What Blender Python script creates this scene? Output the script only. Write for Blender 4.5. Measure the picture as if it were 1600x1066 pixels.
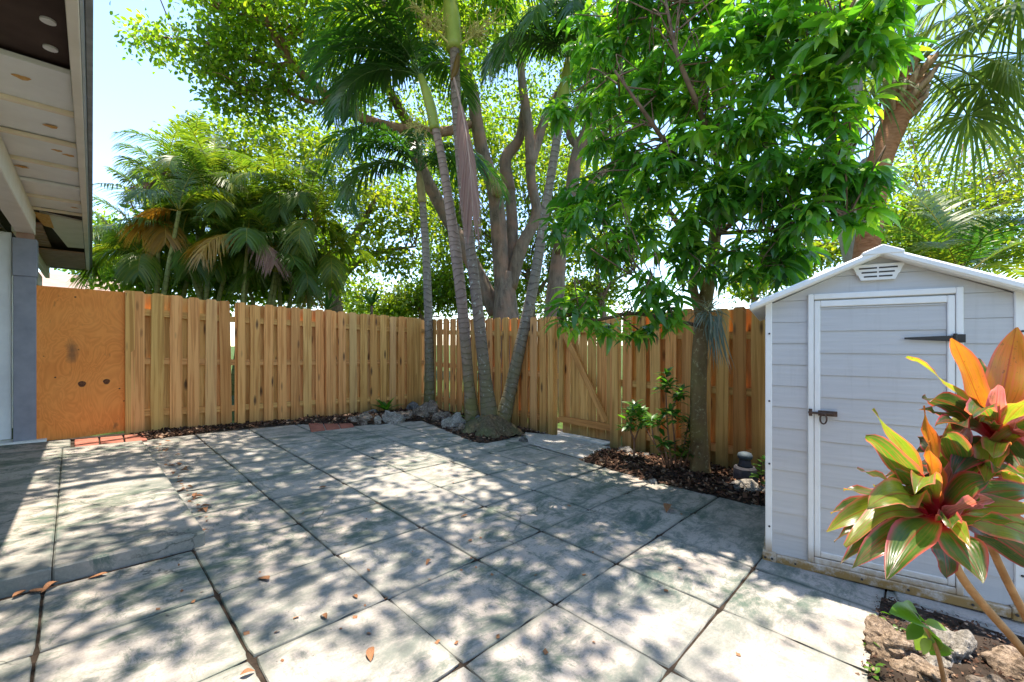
import bpy, bmesh, math
import numpy as np
from mathutils import Vector, Matrix, Quaternion

for o in list(bpy.data.objects):
    bpy.data.objects.remove(o)
sc = bpy.context.scene
COL = sc.collection
R = math.radians
rng = np.random.default_rng(7)

# ------------------------------------------------------------------ camera
F_PX, HZ = 663.5, 536.0
CX, CY, CZ = -2.302, -2.531, 1.313
HB, HA = 0.7195, 0.6945            # heading of the camera in X and Y
cam = bpy.data.cameras.new('camera')
cam.sensor_width = 36.0
cam.lens = 36.0 * F_PX / 1600.0
cam.shift_y = (HZ - 533.0) / 1600.0
cam.clip_start = 0.05
cam.clip_end = 2000.0
cam_o = bpy.data.objects.new('camera', cam)
cam_o.location = (CX, CY, CZ)
cam_o.rotation_euler = (R(90), 0, -math.atan2(HB, HA))
COL.objects.link(cam_o)
sc.camera = cam_o

# ------------------------------------------------------------------ sky, sun, exposure
SUN = Vector((0.135, 0.06, 1.0)).normalized()
world = bpy.data.worlds.new('World')
sc.world = world
world.use_nodes = True
wn = world.node_tree
wn.nodes.clear()
wo = wn.nodes.new('ShaderNodeOutputWorld')
wb = wn.nodes.new('ShaderNodeBackground')
sky = wn.nodes.new('ShaderNodeTexSky')
sky.sky_type = 'NISHITA'
sky.sun_disc = False
sky.sun_elevation = math.asin(SUN.z)
sky.sun_rotation = math.atan2(SUN.x, SUN.y)
sky.altitude = 5.0
sky.air_density = 1.0
sky.dust_density = 0.25
sky.ozone_density = 2.0
wb.inputs['Strength'].default_value = 0.13
wn.links.new(sky.outputs[0], wb.inputs[0])
wn.links.new(wb.outputs[0], wo.inputs[0])
sl = bpy.data.lights.new('sun', 'SUN')
sl.energy = 2.9
sl.angle = R(0.53)
sl.color = (1.0, 0.91, 0.77)
so = bpy.data.objects.new('sun', sl)
so.rotation_euler = SUN.to_track_quat('Z', 'Y').to_euler()
so.location = (0, 0, 30)
COL.objects.link(so)
sc.view_settings.view_transform = 'Standard'
sc.view_settings.look = 'None'
sc.view_settings.gamma = 1.0
sc.view_settings.use_curve_mapping = False
sc.view_settings.exposure = 2.0
sc.render.engine = 'CYCLES'
sc.cycles.max_bounces = 8
sc.cycles.transparent_max_bounces = 8
sc.cycles.use_denoising = True

# ------------------------------------------------------------------ places
def gz(x, y):
    return -0.034 * x + 0.024 * y
def P(u, v, d):
    """a point of the yard seen at picture place u, v at d metres along the view"""
    x = (u - 800.0) / F_PX * d
    return np.array([CX + HA * x + HB * d, CY - HB * x + HA * d, CZ - (v - HZ) / F_PX * d])
def G(u, v, dz=0.0):
    """the point of the sloping ground met there"""
    r = P(u, v, 1.0) - np.array([CX, CY, CZ])
    t = (CZ - dz - gz(CX, CY)) / (-(r[2]) + (-0.034 * r[0] + 0.024 * r[1]))
    return np.array([CX, CY, CZ]) + r * t
# the house runs a little off the patio grid
HS = math.atan(0.02337)
def HP(o, s, z):
    return np.array([CX + o * math.cos(HS) + s * math.sin(HS), CY - o * math.sin(HS) + s * math.cos(HS), z])

# ------------------------------------------------------------------ builders
def tag(o, label=None, cat=None, group=None, kind=None):
    if label: o['label'] = label
    if cat: o['category'] = cat
    if group: o['group'] = group
    if kind: o['kind'] = kind
    return o
def empty(name, loc, label=None, cat=None, group=None):
    o = bpy.data.objects.new(name, None)
    o.empty_display_size = 0.2
    o.location = loc
    COL.objects.link(o)
    return tag(o, label, cat, group)
def attach(o, parent):
    """parts keep the coordinates of the yard"""
    if parent is not None:
        o.parent = parent
        o.matrix_parent_inverse = parent.matrix_basis.inverted() if parent.type != 'EMPTY' else Matrix.Translation(-parent.location)
def make_mesh(name, V, F, mat=None, smooth=False, fattr=None, vattr=None):
    me = bpy.data.meshes.new(name)
    V = np.asarray(V, dtype=np.float32).reshape(-1, 3)
    arrs = F if isinstance(F, list) and len(F) and isinstance(F[0], np.ndarray) else None
    if arrs is None:
        me.from_pydata([tuple(map(float, v)) for v in V], [], [tuple(int(i) for i in f) for f in F])
    else:
        arrs = [a for a in arrs if len(a)]
        nl = sum(a.size for a in arrs); nf = sum(len(a) for a in arrs)
        me.vertices.add(len(V)); me.vertices.foreach_set('co', V.ravel())
        me.loops.add(nl); me.polygons.add(nf)
        me.loops.foreach_set('vertex_index', np.concatenate([a.ravel() for a in arrs]).astype(np.int32))
        tot = np.concatenate([np.full(len(a), a.shape[1]) for a in arrs]).astype(np.int32)
        st = np.concatenate([[0], np.cumsum(tot)[:-1]]).astype(np.int32)
        me.polygons.foreach_set('loop_start', st)
        try: me.polygons.foreach_set('loop_total', tot)
        except Exception: pass
        me.update(calc_edges=True)
    if smooth:
        me.polygons.foreach_set('use_smooth', np.ones(len(me.polygons), dtype=bool))
    for k, a in (fattr or {}).items():
        at = me.attributes.new(k, 'FLOAT', 'FACE'); at.data.foreach_set('value', np.asarray(a, dtype=np.float32))
    for k, a in (vattr or {}).items():
        at = me.attributes.new(k, 'FLOAT', 'POINT'); at.data.foreach_set('value', np.asarray(a, dtype=np.float32))
    if mat is not None: me.materials.append(mat)
    me.update()
    return me
def add(name, me, parent=None, loc=(0, 0, 0), rot=None, scale=None, kind=None):
    o = bpy.data.objects.new(name, me)
    o.location = loc
    if rot is not None: o.rotation_euler = rot
    if scale is not None: o.scale = scale
    COL.objects.link(o)
    attach(o, parent)
    if kind: o['kind'] = kind
    return o
def obj(name, V, F, mat, parent=None, kind=None, **kw):
    return add(name, make_mesh(name, V, F, mat, **kw), parent, kind=kind)

class MB:
    """collects shapes of one part"""
    def __init__(s): s.V = []; s.F = []; s.n = 0
    def put(s, V, F):
        V = [tuple(v) for v in V]
        s.V += V; s.F += [tuple(i + s.n for i in f) for f in F]; s.n += len(V); return s
    def box(s, x0, x1, y0, y1, z0, z1, fn=None):
        V = [(x0, y0, z0), (x1, y0, z0), (x1, y1, z0), (x0, y1, z0), (x0, y0, z1), (x1, y0, z1), (x1, y1, z1), (x0, y1, z1)]
        if fn: V = [fn(*v) for v in V]
        return s.put(V, [(3, 2, 1, 0), (4, 5, 6, 7), (0, 1, 5, 4), (1, 2, 6, 5), (2, 3, 7, 6), (3, 0, 4, 7)])
    def prism(s, poly, y0, y1, fn=None):
        """poly in (x, z) counter-clockwise seen from -y, pushed from y0 to y1"""
        n = len(poly)
        V = [(x, y0, z) for x, z in poly] + [(x, y1, z) for x, z in poly]
        if fn: V = [fn(*v) for v in V]
        return s.put(V, [tuple(range(n)), tuple(range(2 * n - 1, n - 1, -1))] + [(i, i + n, (i + 1) % n + n, (i + 1) % n) for i in range(n)])
    def cyl(s, p0, p1, r0, r1=None, n=10):
        V, F, _ = tube([p0, p1], [r0, r0 if r1 is None else r1], n, True)
        return s.put(V, [tuple(f) for a in F for f in a])
    def build(s, name, mat, parent=None, bevel=0.0, smooth=False, kind=None):
        me = make_mesh(name, s.V, s.F, mat)
        if bevel:
            bm = bmesh.new(); bm.from_mesh(me)
            bmesh.ops.bevel(bm, geom=list(bm.edges), offset=bevel, segments=1, affect='EDGES', profile=0.7)
            bm.to_mesh(me); bm.free()
        if smooth: me.polygons.foreach_set('use_smooth', np.ones(len(me.polygons), dtype=bool))
        return add(name, me, parent, kind=kind)

def catmull(pts, per=6):
    pts = np.asarray(pts, float)
    if len(pts) < 3: 
        return np.array([pts[0] + (pts[-1] - pts[0]) * t for t in np.linspace(0, 1, per + 1)])
    Q = np.vstack([2 * pts[0] - pts[1], pts, 2 * pts[-1] - pts[-2]])
    out = []
    for i in range(1, len(Q) - 2):
        p0, p1, p2, p3 = Q[i - 1:i + 3]
        for t in np.linspace(0, 1, per, endpoint=False):
            out.append(0.5 * ((2 * p1) + (-p0 + p2) * t + (2 * p0 - 5 * p1 + 4 * p2 - p3) * t * t + (-p0 + 3 * p1 - 3 * p2 + p3) * t ** 3))
    out.append(Q[-2])
    return np.array(out)
def tube(pts, radii, sides=8, cap=False, wob=0.0, seed=0):
    pts = np.asarray(pts, float); n = len(pts)
    radii = np.interp(np.linspace(0, 1, n), np.linspace(0, 1, len(radii)), radii)
    T = np.gradient(pts, axis=0); T /= np.linalg.norm(T, axis=1)[:, None] + 1e-12
    u = np.cross(T[0], [0.3, 0.9, 0.2]); u /= np.linalg.norm(u)
    V = []; al = []; acc = 0.0
    rr = np.random.default_rng(seed + 11)
    ph = rr.uniform(0, 6.28, 6)
    ang = np.linspace(0, 2 * np.pi, sides, endpoint=False)
    for i in range(n):
        u = u - T[i] * (u @ T[i]); u /= np.linalg.norm(u) + 1e-12
        w = np.cross(T[i], u)
        if i: acc += np.linalg.norm(pts[i] - pts[i - 1])
        r = radii[i] * (1 + wob * (np.sin(2 * ang + ph[0] + acc * 1.7) * .6 + np.sin(3 * ang + ph[1] - acc * 2.3) * .5 + np.sin(5 * ang + ph[2] + acc * 3.1) * .3))
        V.append(pts[i] + (np.cos(ang) * r)[:, None] * u + (np.sin(ang) * r)[:, None] * w)
        al += [acc] * sides
    V = np.vstack(V)
    i = np.arange(n - 1)[:, None] * sides; k = np.arange(sides)[None, :]; k2 = (k + 1) % sides
    Q = np.stack([i + k, i + k2, i + sides + k2, i + sides + k], -1).reshape(-1, 4)
    Fs = [Q]
    if cap:
        V = np.vstack([V, pts[0], pts[-1]]); al += [0.0, acc]
        c0, c1 = n * sides, n * sides + 1; kk = np.arange(sides); kn = (kk + 1) % sides
        Fs.append(np.stack([np.full(sides, c0), kn, kk], -1)); b = (n - 1) * sides
        Fs.append(np.stack([np.full(sides, c1), b + kk, b + kn], -1))
    return V, Fs, np.array(al)
def tube_obj(name, pts, radii, mat, parent, sides=10, per=6, wob=0.0, cap=True, seed=0):
    V, F, al = tube(catmull(pts, per), radii, sides, cap, wob, seed)
    return obj(name, V, F, mat, parent, smooth=True, vattr={'al': al})

def unit(a):
    return a / (np.linalg.norm(a, axis=-1, keepdims=True) + 1e-12)
def scatter(tmpl, pos, d, nrm, size, width=None):
    """copies of a leaf template joined: tmpl = (verts across/along/up, quads)"""
    tv, tq = tmpl
    d = unit(d); s = unit(np.cross(d, nrm)); nn = np.cross(s, d)
    w = size if width is None else width
    V = (pos[:, None, :] + tv[None, :, 0, None] * (w[:, None] * s)[:, None, :] + tv[None, :, 1, None] * (size[:, None] * d)[:, None, :]
         + tv[None, :, 2, None] * (size[:, None] * nn)[:, None, :])
    k = len(tv)
    Q = tq[None] + (np.arange(len(pos)) * k)[:, None, None]
    return V.reshape(-1, 3), Q.reshape(-1, 4)
# a small oval leaf folded on its midrib, and a long drooping one
OVAL = (np.array([(0, 0, 0), (.26, .3, .05), (.24, .68, .04), (0, 1, -.04), (-.24, .68, .04), (-.26, .3, .05)], float), np.array([(0, 1, 2, 3), (0, 3, 4, 5)]))
def long_leaf(segs=5, w=.12, fold=.05, droop=.45, pw=1.0):
    V = []; Q = []
    for i in range(segs + 1):
        t = i / segs
        a = droop * t * 1.5
        y = (math.sin(a) / (droop * 1.5)) if droop else t
        z = -(1 - math.cos(a)) / (droop * 1.5) if droop else 0
        ww = w * (math.sin(math.pi * min(1, max(0.02, t ** pw * .97 + .03))) ** .8)
        if i == segs: ww = w * .04
        V += [(-ww, y, z + fold * ww / w), (0, y, z), (ww, y, z + fold * ww / w)]
    for i in range(segs):
        b = 3 * i
        Q += [(b, b + 1, b + 4, b + 3), (b + 1, b + 2, b + 5, b + 4)]
    return np.array(V, float), np.array(Q)

# ------------------------------------------------------------------ materials
def mat(name):
    m = bpy.data.materials.new(name); m.use_nodes = True
    nt = m.node_tree; nt.nodes.clear()
    out = nt.nodes.new('ShaderNodeOutputMaterial')
    return m, nt, out
def N(nt, typ, _out=0, **kw):
    n = nt.nodes.new('ShaderNode' + typ)
    for k, v in kw.items():
        if k in n.inputs or (k.startswith('i') and k[1:].isdigit()):
            s = n.inputs[int(k[1:])] if (k.startswith('i') and k[1:].isdigit()) else n.inputs[k]
            if isinstance(v, bpy.types.NodeSocket): nt.links.new(v, s)
            elif isinstance(v, bpy.types.Node): nt.links.new(v.outputs[0], s)
            else: s.default_value = v
        else: setattr(n, k, v)
    return n
def mathn(nt, op, a, b=None, clamp=False):
    n = nt.nodes.new('ShaderNodeMath'); n.operation = op; n.use_clamp = clamp
    for i, v in enumerate((a, b)):
        if v is None: continue
        if isinstance(v, (bpy.types.NodeSocket,)): nt.links.new(v, n.inputs[i])
        else: n.inputs[i].default_value = v
    return n.outputs[0]
def ramp(nt, fac, stops, interp='LINEAR'):
    n = nt.nodes.new('ShaderNodeValToRGB'); n.color_ramp.interpolation = interp
    e = n.color_ramp.elements
    while len(e) < len(stops): e.new(0.5)
    for k, (p, c) in enumerate(stops):
        e[k].position = p; e[k].color = (c[0], c[1], c[2], 1) if not isinstance(c, float) else (c, c, c, 1)
    nt.links.new(fac, n.inputs[0]); return n.outputs[0]
def mix(nt, fac, a, b, typ='MIX'):
    n = nt.nodes.new('ShaderNodeMix'); n.data_type = 'RGBA'; n.blend_type = typ
    for s, v in ((n.inputs[0], fac), (n.inputs[6], a), (n.inputs[7], b)):
        if isinstance(v, bpy.types.NodeSocket): nt.links.new(v, s)
        elif isinstance(v, (int, float)): s.default_value = v
        else: s.default_value = (v[0], v[1], v[2], 1)
    return n.outputs[2]
def noise(nt, vec, scale, detail=4, rough=.55, dist=0.0, out=0):
    n = nt.nodes.new('ShaderNodeTexNoise'); n.inputs['Scale'].default_value = scale
    n.inputs['Detail'].default_value = detail; n.inputs['Roughness'].default_value = rough; n.inputs['Distortion'].default_value = dist
    if vec is not None: nt.links.new(vec, n.inputs['Vector'])
    return n.outputs[out]
def mapping(nt, vec, scale=(1, 1, 1), loc=(0, 0, 0), rot=(0, 0, 0)):
    n = nt.nodes.new('ShaderNodeMapping')
    n.inputs['Scale'].default_value = scale; n.inputs['Location'].default_value = loc; n.inputs['Rotation'].default_value = rot
    nt.links.new(vec, n.inputs['Vector']); return n.outputs[0]
def coords(nt, which):
    if which == 'world': return nt.nodes.new('ShaderNodeNewGeometry').outputs['Position']
    return nt.nodes.new('ShaderNodeTexCoord').outputs[which]
def attr(nt, name):
    n = nt.nodes.new('ShaderNodeAttribute'); n.attribute_name = name; return n.outputs['Fac']
def objrand(nt):
    return nt.nodes.new('ShaderNodeObjectInfo').outputs['Random']
def finish(nt, out, color, rough=.7, bump=None, bstr=.3, bdist=.01, spec=.3, metal=0.0):
    b = nt.nodes.new('ShaderNodeBsdfPrincipled')
    for s, v in ((b.inputs['Base Color'], color), (b.inputs['Roughness'], rough)):
        if isinstance(v, bpy.types.NodeSocket): nt.links.new(v, s)
        elif isinstance(v, (int, float)): s.default_value = v
        else: s.default_value = (v[0], v[1], v[2], 1)
    b.inputs['Specular IOR Level'].default_value = spec
    b.inputs['Metallic'].default_value = metal
    if bump is not None:
        bn = nt.nodes.new('ShaderNodeBump'); bn.inputs['Strength'].default_value = bstr; bn.inputs['Distance'].default_value = bdist
        nt.links.new(bump, bn.inputs['Height']); nt.links.new(bn.outputs[0], b.inputs['Normal'])
    nt.links.new(b.outputs[0], out.inputs[0]); return b
def offset_by_object(nt, vec, k=37.0):
    r = objrand(nt)
    c = nt.nodes.new('ShaderNodeCombineXYZ')
    for i, m in enumerate((1.0, 1.7, 2.9)):
        nt.links.new(mathn(nt, 'MULTIPLY', r, k * m), c.inputs[i])
    a = nt.nodes.new('ShaderNodeVectorMath'); a.operation = 'ADD'
    nt.links.new(vec, a.inputs[0]); nt.links.new(c.outputs[0], a.inputs[1]); return a.outputs[0]

def m_leaf(name, stops, trans=.5, tcol=None, rough=.45, spec=.4, attrname='rnd'):
    """stops: colours over the leaf's own random number"""
    m, nt, out = mat(name)
    r = attr(nt, attrname)
    col = ramp(nt, r, stops)
    b = nt.nodes.new('ShaderNodeBsdfPrincipled'); nt.links.new(col, b.inputs['Base Color'])
    b.inputs['Roughness'].default_value = rough; b.inputs['Specular IOR Level'].default_value = spec
    t = nt.nodes.new('ShaderNodeBsdfTranslucent')
    tc = mix(nt, 1.0, col, tcol or (2.2, 2.4, .9), 'MULTIPLY')
    nt.links.new(tc, t.inputs[0])
    mx = nt.nodes.new('ShaderNodeMixShader'); mx.inputs[0].default_value = trans
    nt.links.new(b.outputs[0], mx.inputs[1]); nt.links.new(t.outputs[0], mx.inputs[2]); nt.links.new(mx.outputs[0], out.inputs[0])
    return m

def m_wood(name, light, dark, gray=(.42, .36, .31), knots=True, mould=True, scale=1.0, axis='z'):
    m, nt, out = mat(name)
    v = coords(nt, 'Object'); v = offset_by_object(nt, v)
    st = (28, 28, 1.6) if axis == 'z' else (1.6, 28, 28)
    vg = mapping(nt, v, tuple(k * scale for k in st))
    g = noise(nt, vg, 1.0, 5, .6, .6)
    g2 = noise(nt, mapping(nt, v, (5, 5, .8) if axis == 'z' else (.8, 5, 5)), 1.0, 2)
    col = ramp(nt, g, [(.30, tuple(c * .8 for c in dark)), (.42, dark), (.54, light), (.72, tuple(min(.9, c * 1.1) for c in light))])
    col = mix(nt, mathn(nt, 'MULTIPLY', g2, .55), col, dark)
    r = objrand(nt)
    # each board its own tone: honey, pink, grey
    tone = ramp(nt, r, [(0, (1.04, 1.0, .8)), (.2, (.80, .74, .54)), (.4, (1.08, .84, .70)), (.6, (.86, .88, .66)), (.8, (1.1, .92, .82)), (1, (.72, .56, .42))])
    col = mix(nt, 1.0, col, tone, 'MULTIPLY')
    r2 = mathn(nt, 'FRACT', mathn(nt, 'MULTIPLY', r, 17.3))
    col = mix(nt, mathn(nt, 'MULTIPLY', mathn(nt, 'GREATER_THAN', r2, .93), 0.12 if knots else 0.0), col, gray)
    h = g
    if knots:
        vo = nt.nodes.new('ShaderNodeTexVoronoi'); vo.inputs['Scale'].default_value = 1.0
        nt.links.new(mapping(nt, v, (10, 10, 4.4) if axis == 'z' else (4.4, 10, 10)), vo.inputs['Vector'])
        k = ramp(nt, vo.outputs['Distance'], [(.08, 1.0), (.15, .65), (.24, 0.0)])
        kc = nt.nodes.new('ShaderNodeSeparateColor'); nt.links.new(vo.outputs['Color'], kc.inputs[0])
        k = mathn(nt, 'MULTIPLY', k, mathn(nt, 'GREATER_THAN', kc.outputs[0], .52))
        col = mix(nt, mathn(nt, 'MULTIPLY', k, .9), col, (.07, .035, .018))
    if mould:
        w = nt.nodes.new('ShaderNodeSeparateXYZ'); nt.links.new(coords(nt, 'world'), w.inputs[0])
        low = mathn(nt, 'SUBTRACT', 1.0, mathn(nt, 'MULTIPLY', mathn(nt, 'ADD', w.outputs[2], .05), 2.6), clamp=True)
        low = mathn(nt, 'MULTIPLY', low, noise(nt, coords(nt, 'world'), 3.5, 4))
        col = mix(nt, mathn(nt, 'MULTIPLY', low, 1.3, clamp=True), col, (.13, .12, .045))
    finish(nt, out, col, .72, h, .35, .004, .25)
    return m

def m_simple(name, c1, c2, scale=6, rough=.7, bstr=.3, bdist=.01, spec=.3, detail=5, metal=0.0, world=False):
    m, nt, out = mat(name)
    v = coords(nt, 'world' if world else 'Object')
    n = noise(nt, v, scale, detail, .6)
    col = ramp(nt, n, [(.3, c1), (.7, c2)])
    finish(nt, out, col, rough, n, bstr, bdist, spec, metal)
    return m

def m_slab():
    """pale concrete flags with swirls and bands of green algae, greener at the joints"""
    m, nt, out = mat('stained_concrete')
    w = coords(nt, 'world'); g = coords(nt, 'Generated')
    base = ramp(nt, noise(nt, w, 2.2, 6, .6), [(.3, (.31, .275, .24)), (.55, (.40, .355, .315)), (.75, (.47, .42, .37))])
    fine = noise(nt, w, 90, 3, .7)
    base = mix(nt, .4, base, ramp(nt, fine, [(.3, (.20, .18, .165)), (.7, (.49, .44, .39))]))
    pink = ramp(nt, noise(nt, w, .8, 3), [(.45, 0.0), (.7, .5)])
    base = mix(nt, pink, base, (.43, .33, .27))
    # algae: brushed swirls
    sw = noise(nt, mapping(nt, w, (1.0, 2.1, 1), rot=(0, 0, .5)), 2.4, 11, .78, .35)
    sw2 = noise(nt, mapping(nt, w, (2.2, 1.0, 1), rot=(0, 0, -.3)), 6.0, 10, .8, .2)
    al = ramp(nt, sw, [(.47, 0.0), (.53, .6), (.60, 1.0)])
    al = mathn(nt, 'MAXIMUM', al, ramp(nt, sw2, [(.53, 0.0), (.58, .6), (.66, 1.0)]))
    al2 = ramp(nt, noise(nt, w, .55, 3), [(.33, .3), (.55, 1.0)])
    al = mathn(nt, 'MULTIPLY', al, al2)
    # along the joints
    sp = nt.nodes.new('ShaderNodeSeparateXYZ'); nt.links.new(g, sp.inputs[0])
    def edge(s):
        a = mathn(nt, 'ABSOLUTE', mathn(nt, 'SUBTRACT', s, .5)); return a
    e = mathn(nt, 'MAXIMUM', edge(sp.outputs[0]), edge(sp.outputs[1]))
    e = mathn(nt, 'ADD', e, mathn(nt, 'MULTIPLY', mathn(nt, 'SUBTRACT', noise(nt, w, 7, 5, .7), .5), .17))
    ej = ramp(nt, e, [(.435, 0.0), (.475, .55), (.51, .9)])
    ej = mathn(nt, 'MULTIPLY', ej, ramp(nt, noise(nt, w, 1.3, 3), [(.3, .35), (.6, 1.0)]))
    a = mathn(nt, 'MAXIMUM', al, ej)
    green = ramp(nt, noise(nt, w, 1.1, 3), [(.35, (.050, .090, .082)), (.65, (.078, .112, .080))])
    col = mix(nt, mathn(nt, 'MULTIPLY', a, .93), base, green)
    # dark specks and hairlines
    vo = nt.nodes.new('ShaderNodeTexVoronoi'); vo.inputs['Scale'].default_value = 22; nt.links.new(w, vo.inputs['Vector'])
    sp2 = ramp(nt, vo.outputs['Distance'], [(.05, .8), (.1, 0.0)])
    col = mix(nt, mathn(nt, 'MULTIPLY', sp2, .7), col, (.06, .06, .05))
    ck = nt.nodes.new('ShaderNodeTexVoronoi'); ck.feature = 'DISTANCE_TO_EDGE'; ck.inputs['Scale'].default_value = 1.15
    wv = nt.nodes.new('ShaderNodeVectorMath'); wv.operation = 'ADD'; nt.links.new(w, wv.inputs[0])
    wm = nt.nodes.new('ShaderNodeVectorMath'); wm.operation = 'SCALE'; wm.inputs['Scale'].default_value = .22; nt.links.new(noise(nt, w, 3.0, 5, .7, out=1), wm.inputs[0]); nt.links.new(wm.outputs[0], wv.inputs[1])
    nt.links.new(wv.outputs[0], ck.inputs['Vector'])
    crk = mathn(nt, 'MULTIPLY', ramp(nt, ck.outputs['Distance'], [(.002, 1.0), (.006, 0.0)]), ramp(nt, noise(nt, w, .9, 2), [(.52, 0.0), (.6, .8)]))
    col = mix(nt, crk, col, (.05, .055, .045))
    hb = mathn(nt, 'ADD', mathn(nt, 'MULTIPLY', fine, .4), noise(nt, w, 14, 6, .7))
    finish(nt, out, col, .82, hb, .35, .006, .25)
    return m

def m_bark(name, c1, c2, c3=None, scale=(14, 14, 3), lichen=None, lpos=(.55, .68)):
    m, nt, out = mat(name)
    w = coords(nt, 'world')
    n1 = noise(nt, mapping(nt, w, scale), 1.0, 6, .65, .4)
    col = ramp(nt, n1, [(.3, c1), (.68, c2)])
    if c3: col = mix(nt, ramp(nt, noise(nt, w, 2.2, 4), [(.45, 0.0), (.65, .8)]), col, c3)
    if lichen: col = mix(nt, ramp(nt, noise(nt, w, 24, 5, .75), [(lpos[0], 0.0), (lpos[1], .9)]), col, lichen)
    finish(nt, out, col, .85, n1, .8, .03, .15)
    return m
def m_palm(name, ca, cb, ring=14.0, lichen=None, green_low=None, lp=(.55, .66)):
    m, nt, out = mat(name)
    w = coords(nt, 'world')
    al = attr(nt, 'al')
    jit = mathn(nt, 'MULTIPLY', noise(nt, w, 2.5, 3), .32)
    fr = mathn(nt, 'FRACT', mathn(nt, 'MULTIPLY', mathn(nt, 'ADD', al, jit), ring))
    band = ramp(nt, fr, [(0.0, 0.0), (.12, 1.0), (.8, .8), (1.0, .1)])
    col = mix(nt, band, ca, cb)
    col = mix(nt, ramp(nt, noise(nt, w, 9, 5, .7), [(.4, 0.0), (.7, .6)]), col, tuple(c * .55 for c in cb))
    if green_low:
        lo = mathn(nt, 'SUBTRACT', 1.0, mathn(nt, 'MULTIPLY', al, .55), clamp=True)
        col = mix(nt, mathn(nt, 'MULTIPLY', lo, ramp(nt, noise(nt, w, 5, 4), [(.3, .35), (.6, 1.0)])), col, green_low)
    if lichen: col = mix(nt, ramp(nt, noise(nt, w, 17, 5, .72), [(lp[0], 0.0), (lp[1], .95)]), col, lichen)
    finish(nt, out, col, .8, band, .5, .012, .2)
    return m

M = {}
M['slab'] = m_slab()
M['pine'] = m_wood('pine_boards', (.86, .50, .20), (.60, .295, .10), gray=(.64, .46, .35))
M['pine_rail'] = m_wood('pine_rail', (.82, .49, .20), (.56, .29, .10), mould=False, axis='x', knots=False)
M['soil'] = m_simple('dark_soil', (.020, .015, .011), (.065, .047, .036), 14, .95, .9, .03, .1, 8, world=True)
M['chip'] = m_leaf('bark_chip', [(0, (.035, .02, .014)), (.5, (.085, .045, .03)), (.8, (.17, .09, .055)), (1, (.36, .25, .17))], .0, rough=.9, spec=.1)
M['grass'] = m_simple('lawn_grass', (.03, .06, .012), (.09, .13, .03), 9, .95, .8, .05, .1, 8, world=True)
M['brick'] = m_simple('red_paver', (.22, .075, .05), (.40, .15, .105), 9, .85, .5, .006, .2, 8, world=True)
def m_rock(name, c1, c2):
    m, nt, out = mat(name)
    w = coords(nt, 'world')
    n1 = noise(nt, w, 7, 8, .7); n2 = noise(nt, w, 45, 6, .75)
    vo = nt.nodes.new('ShaderNodeTexVoronoi'); vo.inputs['Scale'].default_value = 34; nt.links.new(mapping(nt, w, (1, 1, 1)), vo.inputs['Vector'])
    pit = ramp(nt, vo.outputs['Distance'], [(.08, 0.0), (.38, 1.0)])
    col = ramp(nt, n1, [(.32, c1), (.66, c2)])
    col = mix(nt, ramp(nt, n2, [(.42, .75), (.62, 0.0)]), col, tuple(c * .42 for c in c1))
    col = mix(nt, mathn(nt, 'MULTIPLY', mathn(nt, 'SUBTRACT', 1.0, pit), ramp(nt, n1, [(.4, 0.0), (.6, .8)])), col, tuple(c * .3 for c in c1))
    h = mathn(nt, 'ADD', mathn(nt, 'MULTIPLY', n2, 1.2), mathn(nt, 'MULTIPLY', pit, .5))
    finish(nt, out, col, .95, h, 1.0, .02, .1); return m
M['rock'] = m_rock('coral_rock', (.17, .13, .10), (.50, .41, .33))
M['rock_pale'] = m_rock('pale_rock', (.30, .27, .23), (.64, .57, .49))
M['rock_grey'] = m_rock('grey_rock', (.13, .125, .115), (.38, .35, .335))
M['rock_tan'] = m_rock('tan_rock', (.26, .18, .12), (.62, .47, .35))

# ================================================================== SETTING
# lawn and soil under everything, one sheet to the horizon
S = 220.0
xs = np.linspace(-S, S, 23); ys = np.linspace(-S, S, 23)
V = [(x, y, gz(max(-12, min(12, x)), max(-12, min(12, y))) - .045) for y in ys for x in xs]
F = [(j * 23 + i, j * 23 + i + 1, (j + 1) * 23 + i + 1, (j + 1) * 23 + i) for j in range(22) for i in range(22)]
tag(obj('ground', V, F, M['grass']), kind='structure')
# soil of the yard, just above the lawn sheet
V = [(-7, -5, gz(-7, -5) - .009), (4.2, -5, gz(4.2, -5) - .009), (2.75, 4.75, gz(2.75, 4.75) - .009), (-7, 4.75, gz(-7, 4.75) - .009)]
tag(obj('yard_soil', V, [(0, 1, 2, 3)], M['soil']), kind='structure')

# patio: concrete flags laid in a grid
patio = tag(empty('patio', (0, 0, 0)), kind='structure')
TX, TY = .601, .596
def slab_mesh(seed):
    """a flag with worn, slightly ragged edges"""
    r = np.random.default_rng(seed + 300); hx, hy = (TX - .006) / 2, (TY - .006) / 2; n = 9
    ring = []
    for (ax, ay), (bx, by) in (((-1, -1), (1, -1)), ((1, -1), (1, 1)), ((1, 1), (-1, 1)), ((-1, 1), (-1, -1))):
        for k in range(n):
            t = k / n; ring.append((ax + (bx - ax) * t, ay + (by - ay) * t, ax == bx, k == 0))
    V = []; m = len(ring)
    for lev, (ins, z) in enumerate(((.0, -.05), (.0, -.006), (.0035, 0.0))):
        for q, (x, y, vert, corner) in enumerate(ring):
            e = ins + (abs(r.normal(0, .0011)) + (.008 if r.uniform() < .04 else 0) if lev else 0) + (.006 if corner and lev else 0)
            V.append((x * (hx - (e if (vert or corner) else 0)), y * (hy - (e if (not vert or corner) else 0)), z))
    V.append((0, 0, 0))
    F = []
    for l in range(2): F += [(l * m + q, l * m + (q + 1) % m, (l + 1) * m + (q + 1) % m, (l + 1) * m + q) for q in range(m)]
    F += [(2 * m + q, 2 * m + (q + 1) % m, 3 * m) for q in range(m)]
    return make_mesh('paving_slab', V, F, M['slab'])
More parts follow.
